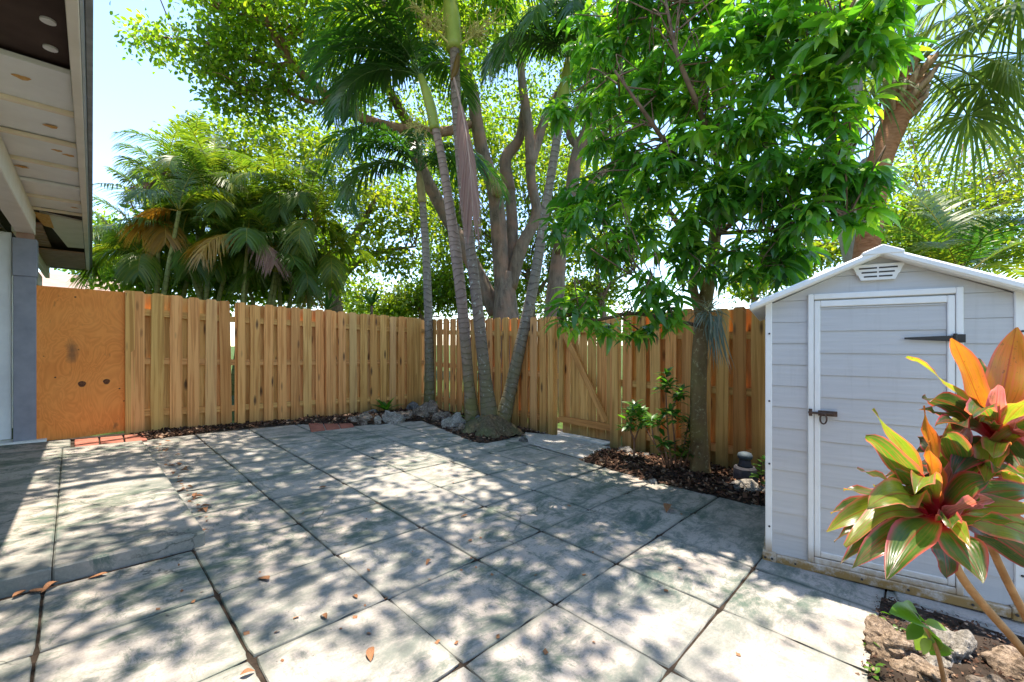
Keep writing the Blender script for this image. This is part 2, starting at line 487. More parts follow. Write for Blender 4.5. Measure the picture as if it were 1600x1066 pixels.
SLABS = [slab_mesh(k) for k in range(7)]
tilt = (math.atan(.024), math.atan(.034), 0)
def slab_at(cx, cy, sx=1.0, sy=1.0, dz=0.0):
    a = rng.normal(0, 1, 6)
    return add('paving_slab', SLABS[int(rng.integers(7))], patio, (cx + a[0] * .0024, cy + a[1] * .0024, gz(cx, cy) + dz + a[2] * .0016),
               (tilt[0] + a[3] * .002, tilt[1] + a[4] * .002, a[5] * .0035), (sx, sy, 1))
for i in range(-4, 9):
    for j in range(-7, 15):
        x0, y0 = (i - 4) * TX, -(j - 2) * TY          # far-left corner of the flag
        cx, cy = x0 + TX / 2, y0 - TY / 2
        if cx < -4.3 or cx > 2.75: continue
        if cx > 2.15 and cy < .45: continue
        if cx < -1.75 and cy > .66: continue                        # raised walkway
        if cy > 4.25: continue
        if cx > .9 and cy > 3.3: continue
        if cx > 1.75 and cy > 1.75: continue
        if cx > 0.85 and -4.0 < cy < -3.0: continue
        if -.1 < cx < .60 and -4.0 < cy < -2.2: continue                    # planting strip by the shed
        if .60 < cx and cy < -2.45 and cx < .62: continue
        slab_at(cx, cy)
# half flags filling the edge before the back fence and before the shed
for i in range(2, 6):
    cx = (i - 4) * TX + TX / 2
    if cx < -1.6 or cx > -.05: continue
# raised walkway along the house
walk = tag(empty('walkway', (-2.3, 2.4, gz(-2.3, 2.4))), kind='structure')
def walk_piece(xa, xb, ya, yb):
    def top(x, y): return gz(x, y) + .082 - .064 * (y - .63) / 3.6
    b = MB()
    V = [(xa, ya, gz(xa, ya) - .04), (xb, ya, gz(xb, ya) - .04), (xb, yb, gz(xb, yb) - .04), (xa, yb, gz(xa, yb) - .04),
         (xa, ya, top(xa, ya)), (xb, ya, top(xb, ya)), (xb, yb, top(xb, yb)), (xa, yb, top(xa, yb))]
    b.put(V, [(3, 2, 1, 0), (4, 5, 6, 7), (0, 1, 5, 4), (1, 2, 6, 5), (2, 3, 7, 6), (3, 0, 4, 7)])
    b.build('concrete_slab', M['slab'], walk, bevel=.008)
walk_piece(-2.371, -1.735, .63, 4.02)
walk_piece(-2.99, -2.375, .63, 4.02)
walk_piece(-2.99, -2.315, 4.03, 4.60)
walk_piece(-3.62, -3.0, .63, 4.60)
walk_piece(-4.25, -3.63, .63, 4.60)

# red pavers: three at the end of the walkway, a patch by the fence
def paver_patch(name, quad, nx, ny, dz, lab):
    t = tag(empty(name, (quad[0][0], quad[0][1], gz(*quad[0]))), lab, 'pavers')
    q = [np.array(p, float) for p in quad]
    for a in range(nx):
        for b_ in range(ny):
            g_ = .012
            u0, u1 = a / nx + g_, (a + 1) / nx - g_; v0, v1 = b_ / ny + g_, (b_ + 1) / ny - g_
            c = []
            for (uu, vv) in ((u0, v0), (u1, v0), (u1, v1), (u0, v1)):
                c.append(q[0] * (1 - uu) * (1 - vv) + q[1] * uu * (1 - vv) + q[2] * uu * vv + q[3] * (1 - uu) * vv)
            z = dz + rng.normal(0, .002)
            Vt = [(p[0], p[1], gz(p[0], p[1]) - .04) for p in c] + [(p[0], p[1], gz(p[0], p[1]) + z) for p in c]
            MB().put(Vt, [(3, 2, 1, 0), (4, 5, 6, 7), (0, 1, 5, 4), (1, 2, 6, 5), (2, 3, 7, 6), (3, 0, 4, 7)]).build('brick', M['brick'], t, bevel=.006)
paver_patch('red_pavers', [(-2.29, 4.04), (-1.68, 4.03), (-1.66, 4.46), (-2.29, 4.46)], 3, 1, .022, 'three dusty red brick pavers laid end to end before the plywood panel')
paver_patch('red_pavers', [(-.03, 3.50), (.60, 3.50), (.82, 4.14), (.19, 4.20)], 3, 2, .012, 'square patch of red brick pavers set beside the rocks at the back fence')

# planting beds: low mounds of dark soil under bark chips
def in_poly(p, poly):
    x, y = p; c = False; n = len(poly)
    for i in range(n):
        (x1, y1), (x2, y2) = poly[i], poly[(i + 1) % n]
        if (y1 > y) != (y2 > y) and x < (x2 - x1) * (y - y1) / (y2 - y1) + x1: c = not c
    return c
def edge_dist(p, poly):
    p = np.array(p); best = 9
    for i in range(len(poly)):
        a, b = np.array(poly[i]), np.array(poly[(i + 1) % len(poly)])
        t = np.clip(((p - a) @ (b - a)) / ((b - a) @ (b - a) + 1e-9), 0, 1)
        best = min(best, np.linalg.norm(p - a - t * (b - a)))
    return best
def fbm(x, y, s=1.0):
    return (math.sin(x * 5.1 * s + y * 3.3 * s) + math.sin(x * 2.3 * s - y * 6.7 * s + 1.3) + .5 * math.sin(x * 13.1 * s + y * 9.3 * s + .4) + .5 * math.sin(x * 8.9 * s - y * 15.7 * s)) / 3
def bed_h(x, y, poly, rise):
    e = edge_dist((x, y), poly)
    return gz(x, y) + .004 + rise * min(1, e / .28) + (.012 * fbm(x, y, 1.7) + .01 * fbm(x, y, 4.1)) * min(1, e / .1)
CHIP = (np.array([(-.5, 0, 0), (.5, 0, .1), (.45, 1, .25), (-.4, .9, .05)], float), np.array([(0, 1, 2, 3)]))
def bed(name, poly, rise, nchips, size=(.012, .05), step=.055, skip=None):
    xs = np.arange(min(p[0] for p in poly) - .1, max(p[0] for p in poly) + .1, step)
    ys = np.arange(min(p[1] for p in poly) - .1, max(p[1] for p in poly) + .1, step)
    idx = {}; V = []; F = []
    for i, x in enumerate(xs):
        for j, y in enumerate(ys):
            ins = in_poly((x, y), poly); e = edge_dist((x, y), poly)
            if ins or e < step * 1.2:
                idx[i, j] = len(V); V.append((x, y, bed_h(x, y, poly, rise) if ins else gz(x, y) - .02))
    for (i, j) in idx:
        k = [(i, j), (i + 1, j), (i + 1, j + 1), (i, j + 1)]
        if all(q in idx for q in k): F.append(tuple(idx[q] for q in k))
    o = tag(obj(name, V, F, M['soil'], smooth=True), kind='structure')
    pts = []
    lo = np.min(poly, 0); hi = np.max(poly, 0)
    while len(pts) < nchips:
        p = rng.uniform(lo, hi)
        if in_poly(p, poly): pts.append((p[0], p[1], bed_h(p[0], p[1], poly, rise) + rng.uniform(.001, .012)))
    pts = np.array(pts); n = len(pts)
    d = rng.normal(0, 1, (n, 3)); d[:, 2] *= .35
    nr = rng.normal(0, .45, (n, 3)); nr[:, 2] += 1
    L = rng.uniform(size[0], size[1], n)
    Vc, Qc = scatter(CHIP, pts, d, nr, L, L * rng.uniform(.35, .8, n))
    rr = rng.uniform(0, 1, n) ** 1.4
    c = obj('bark_chips', Vc, [Qc], M['chip'], o, kind='stuff', fattr={'rnd': rr})
    return o
BED = [(1.80, .30), (1.70, -.61), (1.79, -1.30), (1.84, -1.62), (3.0, -1.5), (2.72, -.3), (2.66, .34), (2.3, .42)]
bed('mulch_bed', BED, .05, 5200)
BED2 = [(-.10, 4.24), (.80, 3.62), (.95, 3.50), (1.70, 3.42), (1.62, 2.9), (1.40, 1.83), (1.46, 1.60), (1.9, 1.60), (2.42, 1.78), (2.62, 1.45), (2.66, 4.50), (.2, 4.55)]
bed('palm_bed', BED2, .05, 5600)
BED3 = [(-1.72, 4.10), (-.72, 4.32), (-.02, 4.26), (-.05, 4.62), (-1.80, 4.62)]
bed('fence_strip', BED3, .02, 2600, (.01, .045))
BED4 = [(-.07, -2.34), (.79, -2.35), (.86, -2.80), (.95, -3.6), (-.12, -3.6)]
bed('shed_bed', BED4, .03, 3600, (.004, .018), .04)
# pale sand path at the gate
V = []; F = []
path = [(1.84, .34), (2.50, .34), (2.66, .45), (2.70, 1.3), (2.42, 1.75), (2.1, 1.45), (1.9, 1.2)]
cx, cy = np.mean(path, 0)
M['sand'] = m_simple('sandy_path', (.28, .26, .24), (.50, .47, .44), 20, .95, .7, .012, .1, 8, world=True)
V = [(cx, cy, gz(cx, cy) + .018)] + [(x, y, gz(x, y) + .012) for x, y in path]
F = [(0, i, i % len(path) + 1) for i in range(1, len(path) + 1)]
tag(obj('sand_path', V, F, M['sand']), kind='structure')

# ================================================================== FENCES
BW, BT, PITCH = .130, .017, .19
def board_mesh(seed, h=1.0):
    """one picket: clipped top corners, slightly bowed, height 1"""
    r = np.random.default_rng(seed)
    w = BW / 2; zs = [0, .25, .5, .75]; bow = r.normal(0, .0025, 5); tw = r.normal(0, .0012, 5)
    V = []; ring = []
    for k, z in enumerate(zs + [.985]):
        ring.append(len(V))
        V += [(-w + bow[k], tw[k], z), (w + bow[k], -tw[k], z), (w + bow[k], BT - tw[k], z), (-w + bow[k], BT + tw[k], z)]
    t = len(V); V += [(-w + .018, 0, 1), (w - .018, 0, 1), (w - .018, BT, 1), (-w + .018, BT, 1)]
    F = [(3, 2, 1, 0)]
    rg = ring + [t]
    for a, b_ in zip(rg[:-1], rg[1:]):
        F += [(a + q, a + (q + 1) % 4, b_ + (q + 1) % 4, b_ + q) for q in range(4)]
    F.append((t, t + 1, t + 2, t + 3))
    return make_mesh('board', V, F, M['pine'])
BOARDS = [board_mesh(k) for k in range(6)]
RAIL = make_mesh('rail', *(lambda b: (b.V, b.F))(MB().box(-.5, .5, -.028, .028, -.042, .042)), M['pine_rail'])
POST = make_mesh('post', *(lambda b: (b.V, b.F))(MB().box(-.045, .045, -.045, .045, 0, 1)), M['pine'])
def fence_run(t, p0, p1, ztop, zbot, first=.07, sides=(1, 1), post_at=(), rails=(.24, .90, 1.52), rail_sink=0):
    """shadow-box run: pickets on both faces of three rails; front is to the right-hand side of p0->p1 turned by -90 deg"""
    p0, p1 = np.array(p0), np.array(p1); L = np.linalg.norm(p1 - p0); e = (p1 - p0) / L; nrm = np.array([e[1], -e[0]])
    ang = math.atan2(e[1], e[0])
    zt = lambda s: np.interp(s, [0, L], ztop); zb = lambda s: np.interp(s, [0, L], zbot)
    sl_ = math.atan2((ztop[1] - ztop[0]), L)
    for h in rails:
        c = (p0 + p1) / 2
        add('rail', RAIL, t, (c[0], c[1], (zb(L / 2) + h)), (0, -sl_, ang), (L, 1, 1))
    s = first
    while s < L - .03:
        for side in (1, -1):
            ss = s if side == 1 else s + PITCH / 2
            if ss > L - .05: continue
            q = p0 + e * (ss + rng.normal(0, .004)) + nrm * (.028 + BT if side == 1 else -.028)
            hh = zt(ss) - zb(ss) + rng.normal(0, .005) - (.0 if side == 1 else .012)
            add('board', BOARDS[int(rng.integers(6))], t, (q[0], q[1], zb(ss) + rng.normal(0, .004)), (rng.normal(0, .003), rng.normal(0, .004), ang + rng.normal(0, .006)),
                ((1 if side == 1 else 1.14) + rng.normal(0, .01), 1, hh))
        s += PITCH
    for ps, side in post_at:
        q = p0 + e * ps + nrm * (.066 * side if side else 0)
        add('post', POST, t, (q[0], q[1], gz(*q) - .1), (0, 0, ang), (1, 1, zt(ps) - gz(*q) + .1 + .0))
YB = 4.62
fn = empty('wooden_fence', (-1.25, YB, gz(-1.25, YB)), 'short honey coloured shadow-box fence section between plywood panel and the long fence', 'fence', 'pine fence sections')
fence_run(fn, (-1.80, YB), (-.672, YB), (1.965, 1.905), (.18, .145), first=.075, post_at=((.0, 0),))
fn = empty('wooden_fence', (1, YB, gz(1, YB)), 'long pine shadow-box fence section ending behind the palms in the corner', 'fence', 'pine fence sections')
fence_run(fn, (-.655, YB), (2.60, YB), (1.90, 1.795), (.14, .02), first=.04, post_at=((.045, 1), (.05 + 1.25, 1), (3.0, 0)))
RX = lambda y: 2.585 + .045 * (4.5 - y)
fn = empty('wooden_fence', (RX(3), 3, gz(RX(3), 3)), 'pine shadow-box fence section behind the leaning palms, with a gap of light at each board', 'fence', 'pine fence sections')
fence_run(fn, (RX(4.55), 4.55), (RX(1.36), 1.36), (1.79, 1.70), (.0, -.07), first=.09, post_at=((3.12, 1),))
fn = empty('wooden_fence', (RX(-.8), -.8, gz(RX(-.8), -.8)), 'pine shadow-box fence section running from the gate to behind the grey shed', 'fence', 'pine fence sections')
fence_run(fn, (RX(.40), .40), (RX(-2.6), -2.6), (1.715, 1.70), (-.11, -.14), first=.16, post_at=((.02, 1), (.78, -1), (2.6, -1)))
# gate in the right-hand fence
gt = empty('garden_gate', (RX(.85), .85, gz(RX(.85), .85)), 'pine garden gate with a diagonal brace and black latch', 'gate')
gx = RX(.88); ga = math.atan2(-1, .045)
def gate_pt(s, off, z):            # s along the gate from the far post, off towards the yard
    y = 1.32 - s
    return np.array([RX(y) - off, y, z])
for k in range(6):
    q = gate_pt(.085 + k * .143, -.02, gz(gx, .88) + .06)
    add('board', BOARDS[k], gt, q, (0, 0, ga), (1.0, 1, 1.66 + rng.normal(0, .004)))
def bar(name, a, b_, w, t, m, parent):
    a, b_ = np.array(a), np.array(b_); L = np.linalg.norm(b_ - a)
    d = (b_ - a) / L; yd = np.array([-1, -.045, 0]); yd /= np.linalg.norm(yd); yd = yd - d * (yd @ d); yd /= np.linalg.norm(yd); zd = np.cross(d, yd)
    rot = Matrix((d, yd, zd)).transposed().to_euler()
    me = make_mesh(name, *(lambda q: (q.V, q.F))(MB().box(-L / 2, L / 2, -t / 2, t / 2, -w / 2, w / 2)), m)
    return add(name, me, parent, (a + b_) / 2, rot)
z0 = gz(gx, .88)
bar('frame_stile', gate_pt(.045, .045, z0 + .26), gate_pt(.045, .045, z0 + 1.66), .085, .036, M['pine_rail'], gt)
bar('frame_rail', gate_pt(.005, .048, z0 + .27), gate_pt(.86, .048, z0 + .25), .09, .036, M['pine_rail'], gt)
bar('frame_rail', gate_pt(.09, .046, z0 + 1.58), gate_pt(.86, .046, z0 + 1.57), .09, .036, M['pine_rail'], gt)
bar('frame_stile', gate_pt(.835, .044, z0 + .30), gate_pt(.835, .044, z0 + 1.53), .085, .034, M['pine_rail'], gt)
bar('brace', gate_pt(.10, .052, z0 + 1.53), gate_pt(.78, .052, z0 + .33), .085, .034, M['pine_rail'], gt)
M['black_iron'] = m_simple('black_iron', (.012, .012, .012), (.035, .03, .028), 30, .5, .3, .002, .5)
b = MB(); 
q = gate_pt(.86, .075, z0 + 1.60); b.box(q[0] - .02, q[0] + .03, q[1] - .09, q[1] + .05, q[2] - .02, q[2] + .02); b.cyl(q + [-.03, -.02, 0], q + [-.03, -.02, .05], .008)
b.build('latch', M['black_iron'], gt)
for u_ in (.03,):
    add('post', POST, gt, (RX(.44) - .02, .43, gz(2.7, .4) - .1), (0, 0, ga), (1.05, 1.05, 1.86))

# plywood panel by the house
def m_ply():
    m, nt, out = mat('orange_plywood')
    v = coords(nt, 'Object')
    n = noise(nt, mapping(nt, v, (2.6, 1, 1.1)), 1.6, 3, .5, 1.2)
    w = mathn(nt, 'FRACT', mathn(nt, 'MULTIPLY', n, 14.0))
    g_ = ramp(nt, w, [(0, 0.0), (.5, 1.0), (1, 0.0)])
    big = noise(nt, v, 1.6, 3)
    col = mix(nt, mathn(nt, 'MULTIPLY', g_, .55), (.86, .29, .055), (.62, .16, .024))
    col = mix(nt, ramp(nt, big, [(.4, 0.0), (.75, .55)]), col, (.90, .37, .09))
    st = ramp(nt, noise(nt, mapping(nt, v, (5, 1, 2.2)), 1.2, 5, .7), [(.62, 0.0), (.75, .75)])
    col = mix(nt, st, col, (.12, .06, .03))
    sm = nt.nodes.new('ShaderNodeVectorMath'); sm.operation = 'LENGTH'; nt.links.new(mapping(nt, v, (9, 1, 3.2), (.9, 0, -3.3)), sm.inputs[0])
    smv = mathn(nt, 'ADD', sm.outputs['Value'], mathn(nt, 'MULTIPLY', noise(nt, v, 9, 4), .9))
    col = mix(nt, ramp(nt, smv, [(.5, .8), (1.35, 0.0)]), col, (.13, .07, .035))
    vo = nt.nodes.new('ShaderNodeTexVoronoi'); vo.inputs['Scale'].default_value = 7; nt.links.new(v, vo.inputs['Vector'])
    col = mix(nt, ramp(nt, vo.outputs['Distance'], [(.05, 1.0), (.075, 0.0)]), col, (.06, .02, .01))
    finish(nt, out, col, .65, n, .15, .004, .3)
    return m
M['ply'] = m_ply()
M['knot'] = m_simple('wood_knot', (.06, .022, .010), (.20, .075, .03), 60, .7, .3, .002, .2)
pl = empty('plywood_panel', (-2.2, 4.64, gz(-2.2, 4.64)), 'orange plywood sheet with two dark knots closing the gap beside the house post', 'panel')
zb = gz(-2.2, 4.64)
V0 = (-2.2, 4.63, zb)
me = make_mesh('sheet', *(lambda q: (q.V, q.F))(MB().put([(-.385, 0, .0), (.375, 0, .03), (.375, .018, .03), (-.385, .018, .0), (-.385, 0, 1.775), (.375, 0, 1.76), (.375, .018, 1.76), (-.385, .018, 1.775)],
     [(3, 2, 1, 0), (4, 5, 6, 7), (0, 1, 5, 4), (1, 2, 6, 5), (2, 3, 7, 6), (3, 0, 4, 7)])), M['ply'])
sheet = add('sheet', me, pl, V0)
for (kx, kz, kr) in ((-.02, .64, .034), (.19, .655, .031)):
    a = np.linspace(0, 6.28, 19)[:-1]
    Vk = [(V0[0] + kx, V0[1] - .003, zb + kz)] + [(V0[0] + kx + math.cos(t) * kr * (1 + .1 * math.sin(3 * t)), V0[1] - .002, zb + kz + math.sin(t) * kr * 1.05) for t in a]
    obj('knot', Vk, [(0, 1 + (i + 1) % 18, 1 + i) for i in range(18)][::-1], M['knot'], sheet)
add('post', POST, pl, (-1.815, 4.60, gz(-1.8, 4.6) - .1), None, (.55, .6, 1.86))
# ================================================================== HOUSE
M['cream'] = m_simple('cream_paint', (.70, .63, .53), (.80, .73, .64), 5, .6, .12, .004, .3)
M['white_soffit'] = m_simple('white_soffit_paint', (.72, .70, .67), (.82, .80, .77), 4, .65, .1, .004, .3)
M['batten'] = m_simple('cream_batten', (.74, .60, .42), (.82, .71, .55), 8, .6, .1, .004, .3)
M['felt'] = m_simple('brown_felt', (.045, .028, .022), (.085, .055, .045), 3, .8, .3, .01, .2)
M['gutter'] = m_simple('blue_grey_gutter', (.30, .36, .40), (.40, .46, .50), 6, .45, .1, .003, .4)
M['gutter_dark'] = m_simple('grey_gutter_face', (.16, .16, .16), (.27, .27, .27), 9, .6, .1, .003, .3)
M['wall_white'] = m_simple('white_siding', (.66, .67, .69), (.78, .79, .80), 5, .6, .12, .004, .3)
M['post_paint'] = m_simple('slate_paint', (.20, .205, .245), (.28, .285, .33), 5, .55, .1, .004, .3)
M['slat'] = m_simple('brown_slat', (.30, .17, .125), (.42, .26, .20), 8, .7, .2, .004, .3)
M['rust'] = m_simple('rust_spot', (.55, .28, .08), (.66, .40, .16), 40, .8, .1, .002, .1)
M['shingle'] = m_simple('roof_shingle', (.14, .12, .11), (.26, .23, .21), 20, .9, .5, .01, .1)
M['cap'] = m_simple('white_cap', (.60, .58, .55), (.72, .70, .68), 20, .5, .1, .002, .3)
hs = empty('house', HP(-1.5, 4, gz(-3.7, 1.5)), 'house corner with open soffit, cream beam, slate post and white siding', 'house')
hf = lambda o, s, z: tuple(HP(o, s, z))
ZS = 2.80
def hbox(name, o0, o1, s0, s1, z0, z1, m, parent=None, bevel=0.0, kind=None):
    return MB().box(o0, o1, s0, s1, z0, z1, hf).build(name, m, hs if parent is None else parent, bevel, kind=kind)
# roof deck over it all
roof = hbox('roof', -4.6, -.03, -3.0, 13.0, ZS + .10, ZS + .16, M['shingle'])
hbox('felt_underlay', -4.6, -.085, -3.0, 3.45, ZS + .055, ZS + .095, M['felt'])
hbox('felt_underlay', -4.6, -.085, 6.98, 13.0, ZS + .07, ZS + .094, M['felt'])
# a torn lap in the felt
b = MB(); prev = None; Vt = []
for k in range(13):
    o = -.1 - k * .12; s = 2.16 + .10 * math.sin(k * .8) + .02 * k
    Vt += [hf(o, s, ZS + .054), hf(o, s + .02 + .012 * math.sin(k * 2.1), ZS + .018 + .008 * math.sin(k * 1.7))]
b.put(Vt, [(2 * k, 2 * k + 1, 2 * k + 3, 2 * k + 2) for k in range(12)]); b.build('felt_flap', M['felt'], hs)
for (o, s) in ((-.150, 3.00), (-.155, 3.27)):
    MB().cyl(HP(o, s, ZS + .046), HP(o, s, ZS + .056), .028, n=14).build('nail_cap', M['cap'], hs)
# soffit boards with battens between
edges = [3.40, 3.95, 4.56, 5.18, 5.80, 6.38, 6.97]
for k in range(6):
    hbox('soffit_board', -4.6, -.085, edges[k] + .003, edges[k + 1] - .003, ZS + .006 * (k % 2), ZS + .03, M['white_soffit'], bevel=.002)
for k, e in enumerate(edges[1:]):
    hbox('batten', -4.6, -.083, e - .024, e + .014, ZS - .028, ZS - .0005, M['batten'] if k != 3 else M['white_soffit'], bevel=.003)
a = np.linspace(0, 6.28, 17)[:-1]
for (o, s, r) in ((-.28, 3.62, .035), (-.20, 4.30, .035), (-.19, 4.80, .03), (-.13, 4.86, .034), (-.42, 5.45, .04), (-.14, 6.7, .03)):
    Vk = [hf(o, s, ZS - .002)] + [hf(o + math.cos(t) * r * (1 + .25 * math.sin(3 * t + s)), s + math.sin(t) * r * .8 * (1 + .2 * math.sin(5 * t)), ZS - .0015) for t in a]
    obj('rust_stain', Vk, [(0, 1 + i, 1 + (i + 1) % 16) for i in range(16)], M['rust'], hs)
# beyond the post: sagging board, beam, slatted soffit
MB().put([hf(-.44, 7.45, ZS + .045), hf(-.09, 7.62, ZS + .04), hf(-.09, 9.5, ZS), hf(-.27, 9.55, ZS), hf(-.44, 7.45, ZS + .065), hf(-.09, 7.62, ZS + .06), hf(-.09, 9.5, ZS + .02), hf(-.27, 9.55, ZS + .02)],
         [(0, 1, 2, 3), (7, 6, 5, 4), (0, 4, 5, 1), (1, 5, 6, 2), (2, 6, 7, 3), (3, 7, 4, 0)]).build('loose_soffit_board', M['cream'], hs)
for k in range(12):
    hbox('slat', -.60, -.09, 9.66 + k * .17, 9.66 + k * .17 + .125, ZS - .06, ZS - .035, M['slat'])
for k in range(9):
    hbox('slat', -.60, -.45, 7.9 + k * .2, 8.06 + k * .2, ZS - .01, ZS + .015, M['slat'])
hbox('trim_board', -.66, -.60, 7.5, 12.5, ZS - .20, ZS + .03, M['cream'], bevel=.004)
hbox('lower_trim', -.78, -.70, 7.9, 12.5, ZS - .42, ZS - .18, M['cream'], bevel=.004)
MB().put([hf(-.50, 7.35, ZS + .03), hf(-.36, 7.40, ZS + .02), hf(-.33, 7.62, ZS - .09), hf(-.42, 7.68, ZS - .06), hf(-.46, 7.5, ZS + .0)],
         [(0, 1, 4), (1, 2, 4), (2, 3, 4), (3, 0, 4)]).build('torn_scrap', M['rust'], hs)
# fascia, drip edge, gutter
hbox('fascia', -.082, -.040, -3.0, 13.0, ZS - .045, ZS + .14, M['cream'], bevel=.003)
hbox('drip_edge', -.038, -.026, -3.0, 13.0, ZS - .030, ZS + .165, M['gutter'])
hbox('gutter', -.0245, .004, -3.0, 13.0, ZS + .02, ZS + .165, M['gutter_dark'], bevel=.004)
# beam and post
hbox('beam', -.60, -.455, -3.0, 7.22, 2.535, ZS - .031, M['cream'], bevel=.006)
px = -.615
hbox('post', px, px + .17, 7.13, 7.30, .16, 2.05, M['post_paint'], bevel=.006)
hbox('post_cap', px - .006, px + .176, 7.124, 7.306, 2.052, 2.47, M['post_paint'], bevel=.006)
hbox('wall_block', px + .02, px + .15, 7.15, 7.28, 2.471, 2.534, M['slat'])
for k in range(7):
    hbox('siding_board', px - .012 - .30 * (k + 1), px - .016 - .30 * k, 7.20, 7.235, .255, 2.53, M['wall_white'], bevel=.004)
hbox('sill_board', -3.0, px + .25, 7.06, 7.34, .175, .232, M['wall_white'] if False else M['white_soffit'], bevel=.006)
hbox('side_wall', -.92, -.80, 7.45, 12.6, .1, ZS - .02, M['wall_white'])
# house wall deep under the roof
hbox('back_wall', -4.6, -4.5, -3.0, 7.2, -.1, ZS, M['wall_white'])

# neighbour's roof over the panel
nb = P(165, 470, 13.0)
M['tile_roof'] = m_simple('pale_pink_roof', (.30, .20, .155), (.40, .28, .225), 5, .8, .3, .01, .2)
nh = empty('neighbour_house', (nb[0], nb[1], gz(0, 12)), 'distant low house with pale pink roof above the plywood panel', 'house')
c = P(120, 470, 13.0)
ctr = np.array([c[0], c[1]])
MB().box(ctr[0] - 3, ctr[0] + 1.2, ctr[1] - 1, ctr[1] + 5, 0, 2.72).build('wall', M['wall_white'], nh)
MB().put([(ctr[0] - 3.4, ctr[1] - 1.5, 2.74), (ctr[0] + 1.9, ctr[1] - 1.5, 2.70), (ctr[0] + .9, ctr[1] + 2, 3.60), (ctr[0] - 3.4, ctr[1] + 2, 3.66), (ctr[0] + 1.7, ctr[1] + 5.5, 2.66), (ctr[0] - 3.4, ctr[1] + 5.5, 2.7)],
         [(0, 1, 2, 3), (1, 4, 2), (3, 2, 4, 5)]).build('roof', M['tile_roof'], nh)

# ================================================================== SHED
def m_siding():
    m, nt, out = mat('grey_plastic_siding')
    v = coords(nt, 'Object'); g_ = noise(nt, mapping(nt, v, (3, 3, 60)), 1.0, 4)
    big = noise(nt, v, 2.0, 3)
    col = ramp(nt, g_, [(.3, (.475, .465, .46)), (.7, (.535, .52, .51))])
    col = mix(nt, ramp(nt, big, [(.4, 0.0), (.7, .25)]), col, (.50, .485, .475))
    gr = mathn(nt, 'MULTIPLY', ramp(nt, noise(nt, mapping(nt, v, (22, 22, 1.2)), 1.0, 5, .7), [(.54, 0.0), (.76, .3)]), ramp(nt, noise(nt, v, 3.1, 3), [(.4, 0.0), (.6, 1.0)]))
    col = mix(nt, gr, col, (.27, .25, .22))
    finish(nt, out, col, .5, g_, .45, .004, .35); return m
def m_trim():
    m, nt, out = mat('white_plastic_trim')
    w = coords(nt, 'world'); n = noise(nt, w, 9, 5, .65)
    sp = nt.nodes.new('ShaderNodeSeparateXYZ'); nt.links.new(w, sp.inputs[0])
    low = mathn(nt, 'SUBTRACT', 1.0, mathn(nt, 'MULTIPLY', mathn(nt, 'ADD', sp.outputs[2], .07), 6.5), clamp=True)
    dirt = mathn(nt, 'MULTIPLY', low, ramp(nt, noise(nt, w, 14, 6, .75), [(.30, .35), (.55, 1.0)]))
    col = ramp(nt, n, [(.3, (.76, .74, .70)), (.7, (.82, .80, .77))])
    col = mix(nt, mathn(nt, 'MULTIPLY', dirt, 1.25, clamp=True), col, (.34, .20, .065))
    finish(nt, out, col, .5, n, .1, .003, .35); return m
M['siding'] = m_siding(); M['trim'] = m_trim()
M['bolt'] = m_simple('dark_bolt', (.03, .028, .026), (.06, .05, .045), 40, .6, .1, .002, .4)
M['iron'] = m_simple('rusty_iron', (.05, .035, .028), (.14, .085, .06), 60, .65, .4, .002, .4, metal=.4)
SC = np.array([.80, -1.805]); sx = np.array([.205, -.979]); sx /= np.linalg.norm(sx); sy = np.array([-sx[1], sx[0]])
SZ = -.078; SW, SD = 1.13, 1.45
def sf(x, y, z):
    p = SC + sx * x + sy * y; return (p[0], p[1], SZ + z)
sh = empty('garden_shed', (SC[0], SC[1], SZ), 'grey plastic garden shed with white trim and gabled white roof', 'shed')
def sbox(name, x0, x1, y0, y1, z0, z1, m='trim', parent=None, bevel=.004):
    return MB().box(x0, x1, y0, y1, z0, z1, sf).build(name, M[m], parent or sh, bevel)
ZE = 1.635; ZP = 1.90; half = SW / 2
# base rails and corner posts
sbox('base_rail', .06, SW - .06, -.032, .02, 0, .052); 
for x0, x1 in ((-.014, .06), (SW - .06, SW + .014)):
    c_ = sbox('base_corner', x0, x1, -.038, .03, -.004, .062)
    for q in (.2, .7): 
        MB().cyl(sf(x0 + (x1 - x0) * q, -.043, .028), sf(x0 + (x1 - x0) * q, -.036, .028), .007, n=10).build('bolt', M['bolt'], c_)
sbox('base_rail', -.01, .03, .03, SD, 0, .052); sbox('base_rail', SW - .03, SW + .01, .03, SD, 0, .052); sbox('base_rail', .0, SW, SD - .02, SD + .02, 0, .052)
for q in (.16, .48, .68, .93):
    MB().cyl(sf(q, -.037, .026), sf(q, -.031, .026), .006, n=10).build('bolt', M['bolt'], sh)
for x0, x1 in ((.0, .037), (SW - .045, SW)):
    c_ = sbox('corner_post', x0, x1, -.012, .04, .053, ZE + .02)
    for z in (.22, .62, 1.02, 1.45):
        MB().cyl(sf((x0 + x1) / 2 + .004, -.017, z), sf((x0 + x1) / 2 + .004, -.011, z), .006, n=10).build('bolt', M['bolt'], c_)
for x0 in (.0, SW - .037): sbox('corner_post', x0, x0 + .037, SD - .04, SD, .053, ZE)
